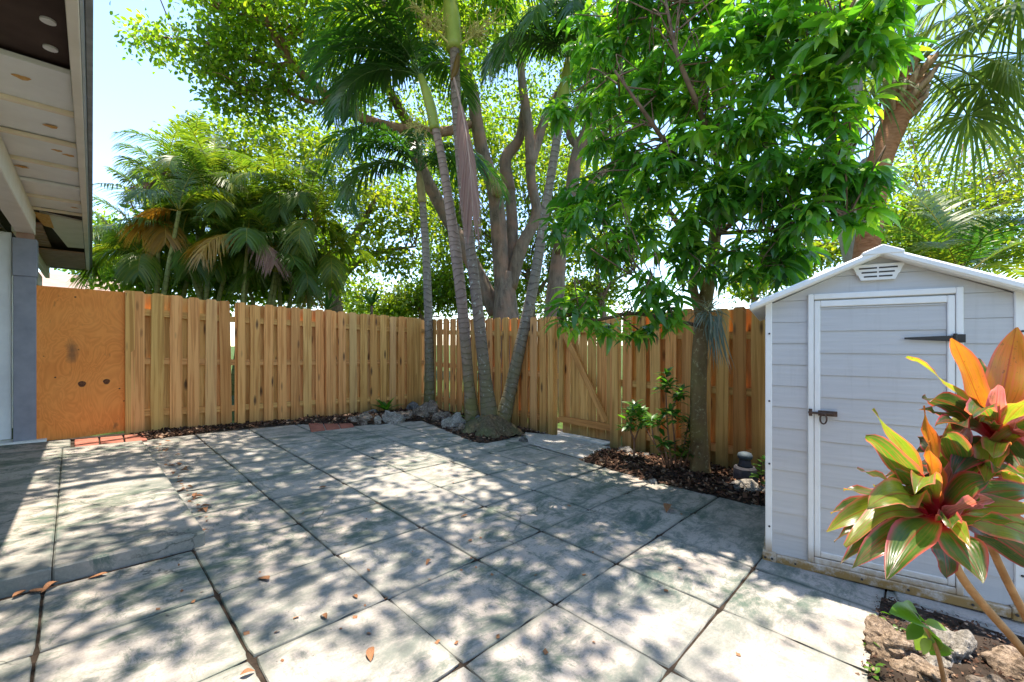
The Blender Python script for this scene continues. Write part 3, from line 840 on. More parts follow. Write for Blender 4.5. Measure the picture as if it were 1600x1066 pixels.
# siding: each course tilted like a lap board
def course(x0, x1, z0, z1, y=0.0, parent=None, poly=None):
    b_ = MB()
    if poly is None: poly = [(x0, z0), (x1, z0), (x1, z1), (x0, z1)]
    n = len(poly)
    Vf = [sf(px_, y - (.005 if pz_ < z0 + .02 else .0), pz_) for px_, pz_ in poly] + [sf(px_, y + .014, pz_) for px_, pz_ in poly]
    b_.put(Vf, [tuple(range(n)), tuple(range(2 * n - 1, n - 1, -1))] + [(i, i + n, (i + 1) % n + n, (i + 1) % n) for i in range(n)])
    return b_.build('siding_board', M['siding'], parent or sh)
rowh = .1335; rows = []
z = .053
while z < ZP - .02:
    z1 = min(z + rowh, ZP - .012); rows.append((z, z1)); z = z1
def gable(x): return ZE + (ZP - ZE) * (1 - abs(x - half) / half) - .012
for (za, zb_) in rows:
    zc = zb_ - .0015
    if zb_ <= ZE - .01:
        if zb_ < 1.70: 
            course(.037, .2255, za, zc); course(.9005, SW - .045, za, zc)
    else:
        gx_ = lambda zz: half - half * (1 - max(0, (zz - ZE + .012)) / (ZP - ZE))
        xl, xl2 = max(.037, gx_(za)), gx_(zc)
        poly = [(xl, za), (SW - xl - (.008 if xl < .04 else 0), za)]
        if za < ZE - .012: poly += [(SW - .045, ZE + .008)]
        poly += [(SW - xl2, zc), (xl2, zc)]
        if za < ZE - .012: poly += [(.037, ZE + .008)]
        course(0, 0, za, zc, poly=poly, y=.002)
for ya, yb in ((.017, .021), (SD - .026, SD - .02)):
    MB().prism([(.02, .05), (SW - .02, .05), (SW - .02, ZE - .02), (half, ZP - .03), (.02, ZE - .02)], ya, yb, sf).build('inner_panel', M['siding'], sh)
# side and back walls, same courses in one run each
for (za, zb_) in rows:
    if za > ZE: continue
    for x0 in (.004, SW - .018):
        MB().box(x0, x0 + .014, .04, SD - .04, za, zb_ - .002, sf).build('siding_board', M['siding'], sh)
    MB().box(.037, SW - .037, SD - .016, SD - .002, za, zb_ - .002, sf).build('siding_board', M['siding'], sh)
# door frame and door
dz0, dz1 = .053, 1.688
sbox('door_frame', .225, .254, -.022, .012, dz0, dz1); sbox('door_frame', .871, .900, -.022, .012, dz0, dz1)
sbox('door_frame', .254, .871, -.0215, .012, dz1 - .034, dz1 - .0005); sbox('door_frame', .254, .871, -.0215, .012, dz0, dz0 + .036)
door = sbox('door', .290, .836, -.004, .006, .12, 1.60, 'siding', bevel=0)
for a_ in ((.2565, .2865, .093, 1.646), (.8385, .8685, .093, 1.646)): sbox('door_stile', a_[0], a_[1], -.0195, .008, a_[2], a_[3], parent=door)
sbox('door_rail', .2868, .8382, -.019, .008, 1.608, 1.6455, parent=door); sbox('door_rail', .2868, .8382, -.019, .008, .0935, .128, parent=door)
z = .1285
while z < 1.6:
    z1 = min(z + rowh, 1.607); course(.2872, .8378, z, z1 - .0015, y=-.0065, parent=door); z = z1
# strap hinges, hasp
for hz in (1.415, .38):
    hg = MB().put([sf(.905, -.030, hz + .022), sf(.862, -.030, hz + .022), sf(.862, -.030, hz + .016), sf(.665, -.030, hz + .006), sf(.665, -.030, hz - .004), sf(.862, -.030, hz - .016), sf(.862, -.030, hz - .022), sf(.905, -.030, hz - .022)] +
             [sf(.905, -.024, hz + .022), sf(.862, -.024, hz + .022), sf(.862, -.024, hz + .016), sf(.665, -.024, hz + .006), sf(.665, -.024, hz - .004), sf(.862, -.024, hz - .016), sf(.862, -.024, hz - .022), sf(.905, -.024, hz - .022)],
             [tuple(range(7, -1, -1)), tuple(range(8, 16))] + [(i, (i + 1) % 8, (i + 1) % 8 + 8, i + 8) for i in range(8)]).build('strap_hinge', M['black_iron'], sh)
    MB().cyl(sf(.866, -.030, hz - .026), sf(.866, -.030, hz + .026), .008).build('hinge_pin', M['black_iron'], hg)
hp = MB().box(.275, .368, -.031, -.024, .952, .984, sf).build('bolt_plate', M['iron'], sh, bevel=.002)
MB().cyl(sf(.225, -.034, .968), sf(.345, -.034, .968), .007).build('slide_bolt', M['iron'], hp)
MB().box(.228, .246, -.036, -.023, .948, .990, sf).build('keeper', M['iron'], hp)
ring = [sf(.300 + .016 * math.cos(t), -.040, .936 + .030 * math.sin(t)) for t in np.linspace(0, 2 * math.pi, 17)]
Vr, Fr, _ = tube(ring, [.005], 6); obj('shackle', Vr, Fr, M['iron'], hp, smooth=True)
# vent
vt = MB().prism([(.478, 1.752), (.628, 1.752), (.640, 1.782), (.646, 1.786), (.660, 1.822), (.665, 1.826), (.668, 1.842), (.438, 1.842), (.441, 1.826), (.446, 1.822), (.460, 1.786), (.466, 1.782)], -.022, .004, sf).build('vent', M['trim'], sh)
for zv, w_ in ((1.772, .125), (1.796, .145), (1.820, .170)):
    for s_ in (-1, 1):
        xa, xb = (.553 - w_ / 2, .549) if s_ < 0 else (.557, .553 + w_ / 2)
        MB().box(xa, xb, -.0236, -.020, zv - .0042, zv + .0042, sf).build('vent_slot', M['bolt'], vt)
# roof: two sheets with a rolled edge, overhanging
for s_ in (-1, 1):
    xo = half + s_ * (half + .085); ze_ = ZE + .005; zp_ = ZP + .03
    slope = (zp_ - ze_) / (half + .085)
    def rp(x, y, z): return sf(x, y, z)
    V_ = []
    for y in (-.085, SD + .06):
        V_ += [rp(half, y, zp_), rp(xo, y, ze_), rp(xo, y, ze_ - .045), rp(half, y, zp_ - .045)]
    MB().put(V_, [(0, 1, 2, 3), (7, 6, 5, 4), (0, 4, 5, 1), (1, 5, 6, 2), (2, 6, 7, 3), (3, 7, 4, 0)]).build('roof_panel', M['trim'], sh, bevel=.010, smooth=False)
    # shallow ribs on the top
    for k in range(4):
        y = .15 + k * .36
        MB().put([sf(half + s_ * .03, y, zp_ + .010 - slope * .03), sf(xo - s_ * .02, y, ze_ + .012), sf(xo - s_ * .02, y + .05, ze_ + .012), sf(half + s_ * .03, y + .05, zp_ + .010 - slope * .03),
                  sf(half + s_ * .03, y, zp_ - .02), sf(xo - s_ * .02, y, ze_ - .02), sf(xo - s_ * .02, y + .05, ze_ - .02), sf(half + s_ * .03, y + .05, zp_ - .02)],
                 [(0, 1, 2, 3), (0, 4, 5, 1), (1, 5, 6, 2), (2, 6, 7, 3), (3, 7, 4, 0)]).build('roof_rib', M['trim'], sh)
MB().prism([(half - .09, ZP - .014), (half + .09, ZP - .014), (half + .09, ZP + .002), (half, ZP + .042), (half - .09, ZP + .002)], -.089, SD + .064, sf).build('ridge_cap', M['trim'], sh, bevel=.004)
# flag under the shed front
q = [SC + sx * .62 - sy * .13, SC + sx * 1.6 - sy * .13, SC + sx * 1.6 + sy * .4, SC + sx * .62 + sy * .4]
bs = MB().put([(p[0], p[1], gz(p[0], p[1]) - .04) for p in q] + [(p[0], p[1], gz(p[0], p[1]) + .012) for p in q], [(3, 2, 1, 0), (4, 5, 6, 7), (0, 1, 5, 4), (1, 2, 6, 5), (2, 3, 7, 6), (3, 0, 4, 7)]).build('shed_footing', M['slab'], None, bevel=.006)
tag(bs, kind='structure')
# ================================================================== PLANTS: builders
M['leaf_shade'] = m_leaf('shade_tree_leaf', [(0, (.04, .09, .012)), (.35, (.08, .155, .018)), (.7, (.13, .20, .022)), (1, (.23, .25, .028))], .6, (3.0, 2.9, .8))
M['leaf_back'] = m_leaf('back_tree_leaf', [(0, (.04, .085, .010)), (.4, (.09, .15, .016)), (.75, (.15, .20, .022)), (1, (.22, .23, .03))], .58, (2.8, 2.6, .7))
M['leaf_mango'] = m_leaf('mango_leaf', [(0, (.022, .072, .013)), (.45, (.052, .14, .018)), (.75, (.105, .215, .025)), (1, (.27, .37, .035))], .44, (2.6, 3.2, .9), rough=.28, spec=.6)
M['frond_dark'] = m_leaf('palm_frond', [(0, (.016, .055, .012)), (.5, (.035, .095, .018)), (1, (.08, .15, .025))], .34, (2.4, 2.8, .8), rough=.33, spec=.55)
M['frond_areca'] = m_leaf('areca_frond', [(0, (.035, .08, .014)), (.5, (.085, .135, .02)), (.8, (.16, .18, .025)), (1, (.34, .25, .04))], .46, (2.3, 2.5, .7), rough=.4)
M['frond_gold'] = m_leaf('yellowing_frond', [(0, (.20, .11, .02)), (.5, (.36, .20, .03)), (1, (.45, .30, .05))], .4, (1.7, 1.5, .8))
M['frond_dead'] = m_leaf('dead_frond', [(0, (.20, .10, .08)), (.6, (.33, .19, .155)), (1, (.44, .30, .25))], .15, (1.3, 1.2, 1.1), rough=.8, spec=.1)
M['frond_fan'] = m_leaf('fan_frond', [(0, (.05, .085, .025)), (.5, (.10, .145, .04)), (1, (.24, .26, .10))], .45, (2.2, 2.3, .9), rough=.4)
M['fruit'] = m_simple('fruit_stalk', (.40, .34, .10), (.55, .48, .16), 20, .7, .1, .004, .2)
M['bark_shade'] = m_bark('brown_bark', (.085, .06, .045), (.25, .18, .135), (.29, .16, .11), (11, 11, 2.2), (.30, .27, .22), (.60, .70))
M['bark_red'] = m_bark('reddish_bark', (.17, .085, .05), (.36, .21, .14), None, (8, 8, 3))
M['bark_mango'] = m_bark('lichened_mango_bark', (.10, .065, .03), (.25, .165, .075), (.22, .17, .06), (9, 9, 4), (.42, .37, .20), (.56, .66))
M['bark_grey'] = m_bark('pale_grey_bark', (.20, .18, .17), (.46, .42, .40), None, (7, 7, 3))
M['bark_sabal'] = m_bark('red_fibre_bark', (.17, .055, .022), (.44, .19, .09), (.34, .16, .08), (9, 9, 34))
M['boot'] = m_bark('leaf_boot', (.20, .10, .05), (.50, .33, .21), None, (12, 12, 4))
M['palm_a'] = m_palm('ringed_trunk', (.13, .08, .06), (.34, .235, .185), 11, (.40, .40, .35), (.17, .16, .04), (.62, .72))
M['palm_b'] = m_palm('lichened_trunk', (.10, .068, .05), (.24, .175, .135), 11, (.42, .42, .34), (.14, .14, .05), (.585, .66))
M['palm_c'] = m_palm('grey_trunk', (.08, .062, .048), (.26, .205, .16), 10, (.38, .38, .32), (.15, .145, .045), (.57, .7))
M['shaft'] = m_simple('green_crownshaft', (.20, .25, .035), (.34, .36, .07), 4, .4, .1, .004, .4, world=True)
M['shaft_tan'] = m_simple('tan_crownshaft', (.20, .14, .06), (.34, .27, .10), 5, .6, .1, .004, .3, world=True)
M['twig'] = m_simple('brown_twig', (.09, .055, .035), (.22, .14, .09), 12, .85, .3, .004, .1)

def frond_arrays(base, az, el, L, droop, nl=46, ll=.55, lw=.030, hang=.6, vup=.25, fwd=.75, stem=.14, seed=0, curl=0.0, rad=.014):
    r = np.random.default_rng(seed)
    n = 15; t = np.linspace(0, 1, n); e = el - droop * t ** 1.25
    a = az + curl * t
    D = np.stack([np.cos(e) * np.cos(a), np.cos(e) * np.sin(a), np.sin(e)], 1)
    pts = np.vstack([[0, 0, 0], np.cumsum(D[:-1] * (L / (n - 1)), 0)]) + np.asarray(base)
    Vr, Fr, _ = tube(pts, [rad, rad * .7, rad * .25], 5)
    tt = np.repeat(np.linspace(stem, .995, nl), 2) + r.normal(0, .004, nl * 2)
    tt = np.clip(tt, 0, 1)
    side = np.tile([1.0, -1.0], nl)
    p = np.stack([np.interp(tt, t, pts[:, k]) for k in range(3)], 1)
    T = unit(np.stack([np.interp(tt, t, D[:, k]) for k in range(3)], 1))
    S = unit(np.cross(T, [0, 0, 1.0])); U = np.cross(S, T)
    prof = np.clip(np.sin(np.pi * np.clip((tt - stem) / (1.06 - stem) * .86 + .14, 0, 1)), .12, 1) ** .7
    ln = ll * prof * r.uniform(.85, 1.1, len(tt))
    f = fwd * (.6 + .7 * tt)
    d = unit(S * side[:, None] + T * f[:, None] + U * (vup + r.normal(0, .13, len(tt)))[:, None] + r.normal(0, .07, (len(tt), 3)))
    st = np.array([0, .3, .65, 1.0]); wd = np.array([.55, 1.0, .8, .06])
    W = unit(T - d * np.sum(T * d, 1)[:, None])
    V = []
    for s_, w_ in zip(st, wd):
        c = p + d * (ln * s_)[:, None] + np.array([0, 0, -1.0]) * (hang * ln * s_ ** 2)[:, None]
        V += [c - W * (lw * w_ * .5), c + W * (lw * w_ * .5)]
    V = np.stack(V, 1)                                    # leaflets x 8 x 3
    q = np.array([(0, 1, 3, 2), (2, 3, 5, 4), (4, 5, 7, 6)])
    Q = (q[None] + (np.arange(len(tt)) * 8)[:, None, None]).reshape(-1, 4)
    V = V.reshape(-1, 3)
    rn = np.clip(np.repeat(r.uniform(.15, .85) * .6 + r.uniform(0, 1, len(tt)) * .4, 3), 0, 1)
    Vall = np.vstack([Vr, V]); Fall = [np.vstack([Fr[0], Q + len(Vr)])]
    rn = np.concatenate([np.full(len(Fr[0]), .9), rn])
    return Vall, Fall, rn
def frond(parent, m, *a, name='frond', **k):
    V, F, rn = frond_arrays(*a, **k)
    return obj(name, V, F, M[m], parent, fattr={'rnd': rn})

def fan_leaf(parent, base, az, el, Lp, Lf, seed=0, nseg=34, droopt=.5, m='frond_fan', span=2.3):
    r = np.random.default_rng(seed)
    n = 8; t = np.linspace(0, 1, n); e = el - .7 * t ** 1.5
    D = np.stack([np.cos(e) * math.cos(az), np.cos(e) * math.sin(az), np.sin(e)], 1)
    pts = np.vstack([[0, 0, 0], np.cumsum(D[:-1] * (Lp / (n - 1)), 0)]) + np.asarray(base)
    Vr, Fr, _ = tube(pts, [.022, .014, .010], 5)
    hub = pts[-1]; T = D[-1]; S = unit(np.cross(T, [0, 0, 1.0])); U = np.cross(S, T)
    ang = np.linspace(-span, span, nseg) + r.normal(0, .02, nseg)
    ln = Lf * (.72 + .28 * np.cos(ang * .6)) * r.uniform(.9, 1.08, nseg)
    d = np.cos(ang)[:, None] * T + np.sin(ang)[:, None] * S + (.12 * np.cos(ang * 2))[:, None] * U
    d = unit(d); Wd = unit(-np.sin(ang)[:, None] * T + np.cos(ang)[:, None] * S)
    dth = 2 * span / nseg
    st = np.array([.0, .35, .62, .85, 1.0]); V = []
    dr = droopt * r.uniform(.6, 1.4, nseg)
    for s_ in st:
        w_ = min(s_, .40) * ln * dth * .5 * (1 if s_ < .5 else (1.0 - s_) / .5 * .9 + .1)
        c = hub + d * (ln * s_)[:, None] - np.array([0, 0, 1.0]) * (dr * ln * max(0, s_ - .3) ** 1.7 * 1.4)[:, None]
        V += [c - Wd * w_[:, None], c + Wd * w_[:, None]]
    V = np.stack(V, 1).reshape(-1, 3)
    q = np.array([(0, 1, 3, 2), (2, 3, 5, 4), (4, 5, 7, 6), (6, 7, 9, 8)])
    Q = (q[None] + (np.arange(nseg) * 10)[:, None, None]).reshape(-1, 4)
    rn = np.concatenate([np.full(len(Fr[0]), .8), np.repeat(np.clip(r.uniform(.1, .7) + r.normal(0, .12, nseg), 0, 1), 4)])
    return obj('fan_leaf', np.vstack([Vr, V]), [np.vstack([Fr[0], Q + len(Vr)])], M[m], parent, fattr={'rnd': rn})

def clusters(blobs, seed=0):
    """blobs of (u, v, d, r across, r up, count[, lo]) -> points spread through ellipsoids, thicker towards the skin"""
    r = np.random.default_rng(seed); out = []
    for bb in blobs:
        u, v, d, rh, rv, n = bb[:6]
        c = P(u, v, d); q = unit(r.normal(0, 1, (n, 3))) * (r.uniform(.12, 1, n) ** .45)[:, None]
        out.append(c + q * np.array([rh, rh, rv]))
    return np.vstack(out)
def crown(name, parent, cen, nper, rad, size, m, seed=0, droop=.35, flat=.5, tmpl=OVAL, wr=1.0, kind=None):
    r = np.random.default_rng(seed)
    n = len(cen) * nper
    ci = np.repeat(np.arange(len(cen)), nper)
    off = r.normal(0, 1, (n, 3)) * rad * np.array([1, 1, .55])
    pos = cen[ci] + off
    d = unit(off) * .6 + r.normal(0, .6, (n, 3)); d[:, 2] -= droop
    nr = r.normal(0, flat, (n, 3)); nr[:, 2] += 1
    L = r.uniform(size[0], size[1], n)
    V, Q = scatter(tmpl, pos, d, nr, L, L * wr)
    cr = r.uniform(0, 1, len(cen)); rn = np.clip(.55 * cr[ci] + .45 * r.uniform(0, 1, n), 0, 1)
    return obj(name, V, [Q], M[m], parent, fattr={'rnd': np.repeat(rn, len(tmpl[1]))}, kind=kind)
def twigs(parent, cen, skel, frac, seed=0, rad=(.012, .004), m='twig', maxlen=3.0):
    r = np.random.default_rng(seed); mb_V = []; mb_F = []; n = 0
    sel = cen[r.uniform(0, 1, len(cen)) < frac]
    for c in sel:
        dd = np.linalg.norm(skel - c, axis=1) + np.maximum(0, skel[:, 2] - c[2]) * .8
        k = np.argsort(dd)[int(r.integers(0, 3))]
        a = skel[k]
        if np.linalg.norm(c - a) > maxlen: a = c + (a - c) / np.linalg.norm(a - c) * maxlen
        midp = (a + c) / 2 + r.normal(0, .12, 3) + [0, 0, .10]
        V, F, _ = tube(catmull([a, midp, c], 3), [rad[0], rad[1]], 4)
        mb_V.append(V); mb_F.append(F[0] + n); n += len(V)
    if mb_V: return obj('twigs', np.vstack(mb_V), [np.vstack(mb_F)], M[m], parent, kind='stuff', smooth=True)
def skel_pts(polys):
    return np.vstack([catmull(p, 8) for p in polys])

# ================================================================== SHADE TREE behind the corner, its crown reaching over the patio
D1 = 11.0
pp = lambda L: [P(*q) for q in L]
base = P(795, 620, D1)
t1 = empty('shade_tree', (base[0], base[1], gz(base[0], base[1])), 'big many-stemmed shade tree standing behind the fence corner, its crown over the patio', 'tree')
tr = [(795, 640, D1), (793, 560, D1), (790, 500, D1), (790, 455, D1), (795, 425, D1)]
tube_obj('trunk', pp(tr), [.70, .50, .37, .27, .17], M['bark_shade'], t1, 14, 6, .10, seed=1)
limbs = [
    ([(785, 470, D1), (783, 420, D1), (778, 340, D1), (770, 290, D1 - .1), (756, 245, D1 - .2), (744, 185, D1 - .3), (735, 130, D1 - .4), (705, 50, D1 - .8), (670, -60, D1 - 1.6)], [.22, .21, .19, .18, .155, .12, .07]),
    ([(798, 450, D1), (815, 385, D1), (838, 335, D1 + .1), (830, 280, D1 + .2), (826, 200, D1 + .2), (816, 130, D1), (808, 40, D1), (790, -70, D1 - .5)], [.17, .155, .135, .13, .11, .09, .06]),
    ([(797, 440, D1 + .2), (800, 360, D1 + .4), (796, 285, D1 + .6)], [.20, .16, .14]),
    ([(775, 490, D1 + .3), (740, 415, D1 + .3), (690, 325, D1 + .3), (655, 255, D1), (640, 200, D1 - .5), (560, 60, D1 - 1.5)], [.22, .19, .17, .14, .08]),
    ([(836, 338, D1 + .1), (868, 318, D1 + .6), (905, 300, D1 + 1), (945, 268, D1 + 1.6), (1000, 235, D1 + 2.2)], [.15, .13, .10, .05]),
    ([(828, 260, D1 + .2), (850, 190, D1 + .4), (880, 130, D1 + .4), (930, 60, D1)], [.14, .10, .05]),
    ([(796, 300, D1 + .6), (790, 250, D1 + .6), (812, 215, D1 + .6), (820, 150, D1 + .4)], [.18, .17, .13, .08]),
]
sk = []
for k, (pl_, rd) in enumerate(limbs):
    tube_obj('limb', pp(pl_), rd, M['bark_shade'], t1, 10, 6, .07, seed=20 + k); sk.append(pp(pl_))
# cut stub on the first stem
tube_obj('cut_stub', pp([(776, 300, D1 - .2), (784, 293, D1 - .45)]), [.17, .15], M['boot'], t1, 10, 3)
# long limb reaching left over the fence, and its forks
red = [
    ([(746, 190, D1 - .25), (700, 205, D1 - .5), (650, 205, 10), (580, 190, 9.4), (525, 160, 8.9), (485, 128, 8.7), (452, 96, 8.5), (430, 60, 8.3), (410, 10, 8.0)], [.09, .115, .12, .11, .095, .08, .06, .04]),
    ([(520, 160, 8.9), (480, 158, 8.8), (440, 140, 8.6), (405, 140, 8.5)], [.06, .05, .03, .02]),
    ([(455, 100, 8.5), (420, 102, 8.4), (375, 85, 8.3), (320, 66, 8.2), (262, 60, 8.1)], [.055, .045, .03, .016]),
    ([(452, 96, 8.5), (440, 60, 8.3), (400, 30, 8.1), (340, 15, 8.0)], [.05, .04, .025, .015]),
    ([(440, 104, 8.5), (420, 130, 8.5), (385, 152, 8.5)], [.04, .03, .014]),
]
for k, (pl_, rd) in enumerate(red):
    tube_obj('branch', pp(pl_), rd, M['bark_red'], t1, 8, 5, .06, seed=40 + k); sk.append(pp(pl_))
# limbs high over the yard (above the picture, they shade the flags)
over = [
    [P(705, 50, D1 - .8), (3.2, 4.2, 7.6), (1.6, 3.2, 7.7), (0.2, 2.0, 7.5), (-1.2, .8, 7.3)],
    [(3.2, 4.2, 7.6), (2.0, 5.0, 7.9), (.2, 5.0, 7.6), (-1.4, 4.5, 7.5)],
    [(1.6, 3.2, 7.7), (1.8, 1.6, 7.8), (1.4, .2, 7.6), (1.1, -.5, 7.5), (.5, -.9, 7.5)],
    [(0.2, 2.0, 7.5), (-.9, 2.7, 7.6), (-2.4, 2.4, 7.3)],
]
for k, pl_ in enumerate(over):
    q = [np.array(a, float) for a in pl_]
    tube_obj('branch', q, [.11, .09, .06, .03], M['bark_red'], t1, 7, 5, .06, seed=60 + k); sk.append(q)
SK1 = skel_pts(sk)
bl = [(450, 40, 8.5, 1.35, .75, 85), (520, 70, 8.8, 1.1, .8, 55), (380, 40, 8.3, .9, .6, 55), (330, 75, 8.2, .75, .42, 34), (262, 72, 8.1, .55, .30, 15), (225, 55, 8.1, .22, .25, 5), (400, 115, 8.4, .75, .45, 34),
      (395, 165, 8.5, .42, .35, 16), (340, 118, 8.3, .42, .5, 16), (460, 150, 8.7, .7, .4, 26), (350, 160, 8.4, .2, .3, 6), (430, -40, 8.0, 1.6, .6, 60), (330, -30, 7.8, 1.0, .5, 26),
      (600, 30, 9.6, 1.3, .9, 60), (660, 60, 10.0, 1.2, .9, 50), (560, 130, 9.6, .9, .7, 30), (600, 190, 10.6, 1.0, .8, 36), (740, 40, 10.6, 1.5, .9, 60), (830, 30, 10.8, 1.5, .9, 60), (920, 50, 11, 1.4, 1.0, 50),
      (770, 150, 12.0, 1.5, 1.0, 55), (860, 170, 12, 1.4, 1.0, 50), (700, 180, 12, 1.2, 1.0, 44), (920, 210, 12.6, 1.1, 1.0, 40), (640, 270, 12.0, .9, .8, 26)]
c1 = clusters(bl, 3)
crown('crown', t1, c1, 32, .17, (.06, .135), 'leaf_shade', 5)
r_ = np.random.default_rng(31)
ov = []
skov = skel_pts([[np.array(a, float) for a in pl_] for pl_ in over])
OVER_N = 410
while len(ov) < OVER_N:
    p = np.array([r_.uniform(-4.2, 3.8), r_.uniform(-3.6, 5.4), r_.uniform(6.9, 8.5)])
    dd = np.min(np.linalg.norm(skov[:, :2] - p[:2], axis=1))
    if dd > 1.15 or math.hypot(p[0] - .7, p[1] + 1.2) < .5 or p[0] < -3.2: continue
    if p[0] > .2 and p[1] < -.9 and r_.uniform() < .68: continue
    nv = math.sin(p[0] * 2.1 + 1.0 + math.sin(p[1] * 1.3)) + math.sin(p[1] * 2.4 + math.sin(p[0] * 1.9) * 1.2 + .3)
    if nv < -0.55 + r_.normal(0, .25): continue
    ov.append(p)
cov = np.array(ov)
crown('crown', t1, cov, 46, .235, (.08, .14), 'leaf_shade', 6)
twigs(t1, np.vstack([c1, cov]), SK1, .4, 7, m='bark_red', maxlen=.9)

# second stem to the right with a sawn limb
b2 = P(872, 620, 11.6)
t2 = empty('shade_tree', (b2[0], b2[1], gz(b2[0], b2[1])), 'slender leaning shade tree with a sawn-off limb, right of the many-stemmed one', 'tree')
D2 = 11.6
l2 = [([(862, 640, D2), (864, 520, D2), (868, 450, D2), (876, 390, D2), (888, 345, D2), (894, 290, D2), (904, 235, D2), (925, 185, D2 - .2), (945, 130, D2 - .4), (955, 40, D2 - .6)], [.34, .26, .22, .195, .18, .16, .145, .11, .07]),
      ([(906, 232, D2), (890, 205, D2 + .2), (905, 160, D2 + .2), (925, 110, D2)], [.13, .11, .07]),
      ([(908, 235, D2), (935, 215, D2), (965, 185, D2), (1000, 160, D2)], [.08, .07, .04])]
tube_obj('trunk', pp(l2[0][0]), l2[0][1], M['bark_shade'], t2, 12, 6, .09, seed=81)
for k, (a, rd) in enumerate(l2[1:]): tube_obj('limb', pp(a), rd, M['bark_shade'], t2, 9, 5, .07, seed=82 + k)
tube_obj('cut_stub', pp([(877, 395, D2 - .1), (870, 352, D2 - .3)]), [.18, .16], M['bark_shade'], t2, 10, 3)
c2 = clusters([(930, 120, 11.6, 1.1, .9, 45), (960, 200, 12, .9, .8, 30), (985, 60, 11.4, 1.2, 1.0, 40), (860, 250, 13, .9, .8, 26)], 9)
crown('crown', t2, c2, 30, .2, (.08, .13), 'leaf_shade', 10)
twigs(t2, c2, skel_pts([pp(a) for a, _ in l2]), .5, 11)

# trees farther back, yellow-green in the sun
def back_tree(base_uvd, trunk, rads, blobs, label, nper=26, rad=.26, size=(.12, .19), m='leaf_back', seed=0, tw=.3, name='background_tree'):
    b_ = P(*base_uvd)
    t = empty(name, (b_[0], b_[1], gz(min(12, b_[0]), min(12, b_[1])) - .05), label, 'tree')
    polys = [pp(a) for a in trunk]
    tube_obj('trunk', polys[0], rads, M['bark_shade'], t, 8, 5, .08, seed=seed)
    for k, q in enumerate(polys[1:]): tube_obj('limb', q, [x * .55 for x in rads], M['bark_shade'], t, 6, 4, .08, seed=seed + k)
    c_ = clusters(blobs, seed); crown('crown', t, c_, nper, rad, size, m, seed + 1, droop=.25)
    twigs(t, c_, skel_pts(polys), tw, seed + 2, rad=(.02, .006))
    return t
back_tree((525, 640, 14), [[(525, 640, 14), (524, 500, 14), (520, 455, 14), (515, 415, 14), (490, 330, 14)], [(521, 460, 14), (545, 420, 14), (590, 395, 14), (650, 385, 14)], [(515, 420, 14), (480, 395, 14), (430, 380, 14)], [(521, 440, 14), (560, 360, 14), (600, 290, 14)]], [.34, .26, .22, .14, .06],
    [(330, 235, 14, 1.1, .9, 40), (390, 220, 14, 1.5, 1.0, 60), (460, 230, 14, 1.6, 1.2, 70), (520, 280, 14, 1.5, 1.3, 70), (600, 330, 14, 1.3, 1.1, 60), (560, 400, 14, 1.3, .6, 40), (620, 410, 14, .9, .5, 22), (450, 330, 14.5, 2.0, 1.6, 90), (300, 270, 14.5, .9, .8, 26), (640, 340, 14.5, 1.0, 1.0, 36), (350, 330, 15, 1.6, 1.4, 50)],
    'sunlit yellow-green tree with forked trunk rising behind the long back fence', seed=101)
back_tree((660, 640, 19), [[(660, 640, 19), (660, 520, 19), (655, 470, 19)]], [.2, .15, .08],
    [(640, 470, 19, 1.1, .8, 70), (690, 455, 19, 1.3, .9, 80), (610, 488, 19, .7, .3, 24), (560, 460, 19, 1.0, .9, 40), (900, 470, 20, 1.6, 1.0, 70), (800, 470, 20, 1.6, 1.2, 70), (740, 440, 19, 1.3, 1.3, 70), (700, 400, 20, 1.4, 1.4, 60)], 'low rounded yellow-green tree seen over the fence beside the leftmost palm trunk', size=(.15, .24), rad=.3, seed=111)
back_tree((830, 640, 18), [[(830, 640, 18), (830, 500, 18), (825, 420, 18)], [(830, 470, 18), (860, 430, 18)]], [.25, .2, .1],
    [(850, 400, 18, 1.6, 1.9, 90), (740, 330, 18, 1.6, 2.2, 90), (840, 280, 18, 2.0, 1.8, 100), (730, 240, 19, 1.6, 1.5, 60), (900, 300, 18, 1.4, 1.8, 70), (800, 210, 19, 2, 1.5, 70), (690, 330, 18, 1.2, 1.6, 60), (660, 230, 18, 1.2, 1.4, 40)], 'dense sunlit tree glimpsed between the stems of the big shade tree', size=(.15, .24), rad=.32, seed=121)
back_tree((945, 640, 16), [[(945, 640, 16), (945, 520, 16), (935, 440, 16), (930, 400, 16)], [(940, 460, 16), (965, 435, 16), (990, 425, 16)], [(938, 450, 16), (905, 440, 16), (880, 450, 16)]], [.2, .15, .1, .05],
    [(930, 390, 16, 1.0, .7, 46), (965, 405, 16, .8, .5, 28), (920, 450, 16, .9, .5, 34), (955, 455, 16, .55, .5, 14), (890, 470, 16, .7, .5, 24), (1000, 360, 17, 1.0, .8, 36), (980, 300, 17, 1.2, 1.2, 50)], 'open branched tree with sky behind it, above the gate', size=(.12, .19), seed=131)
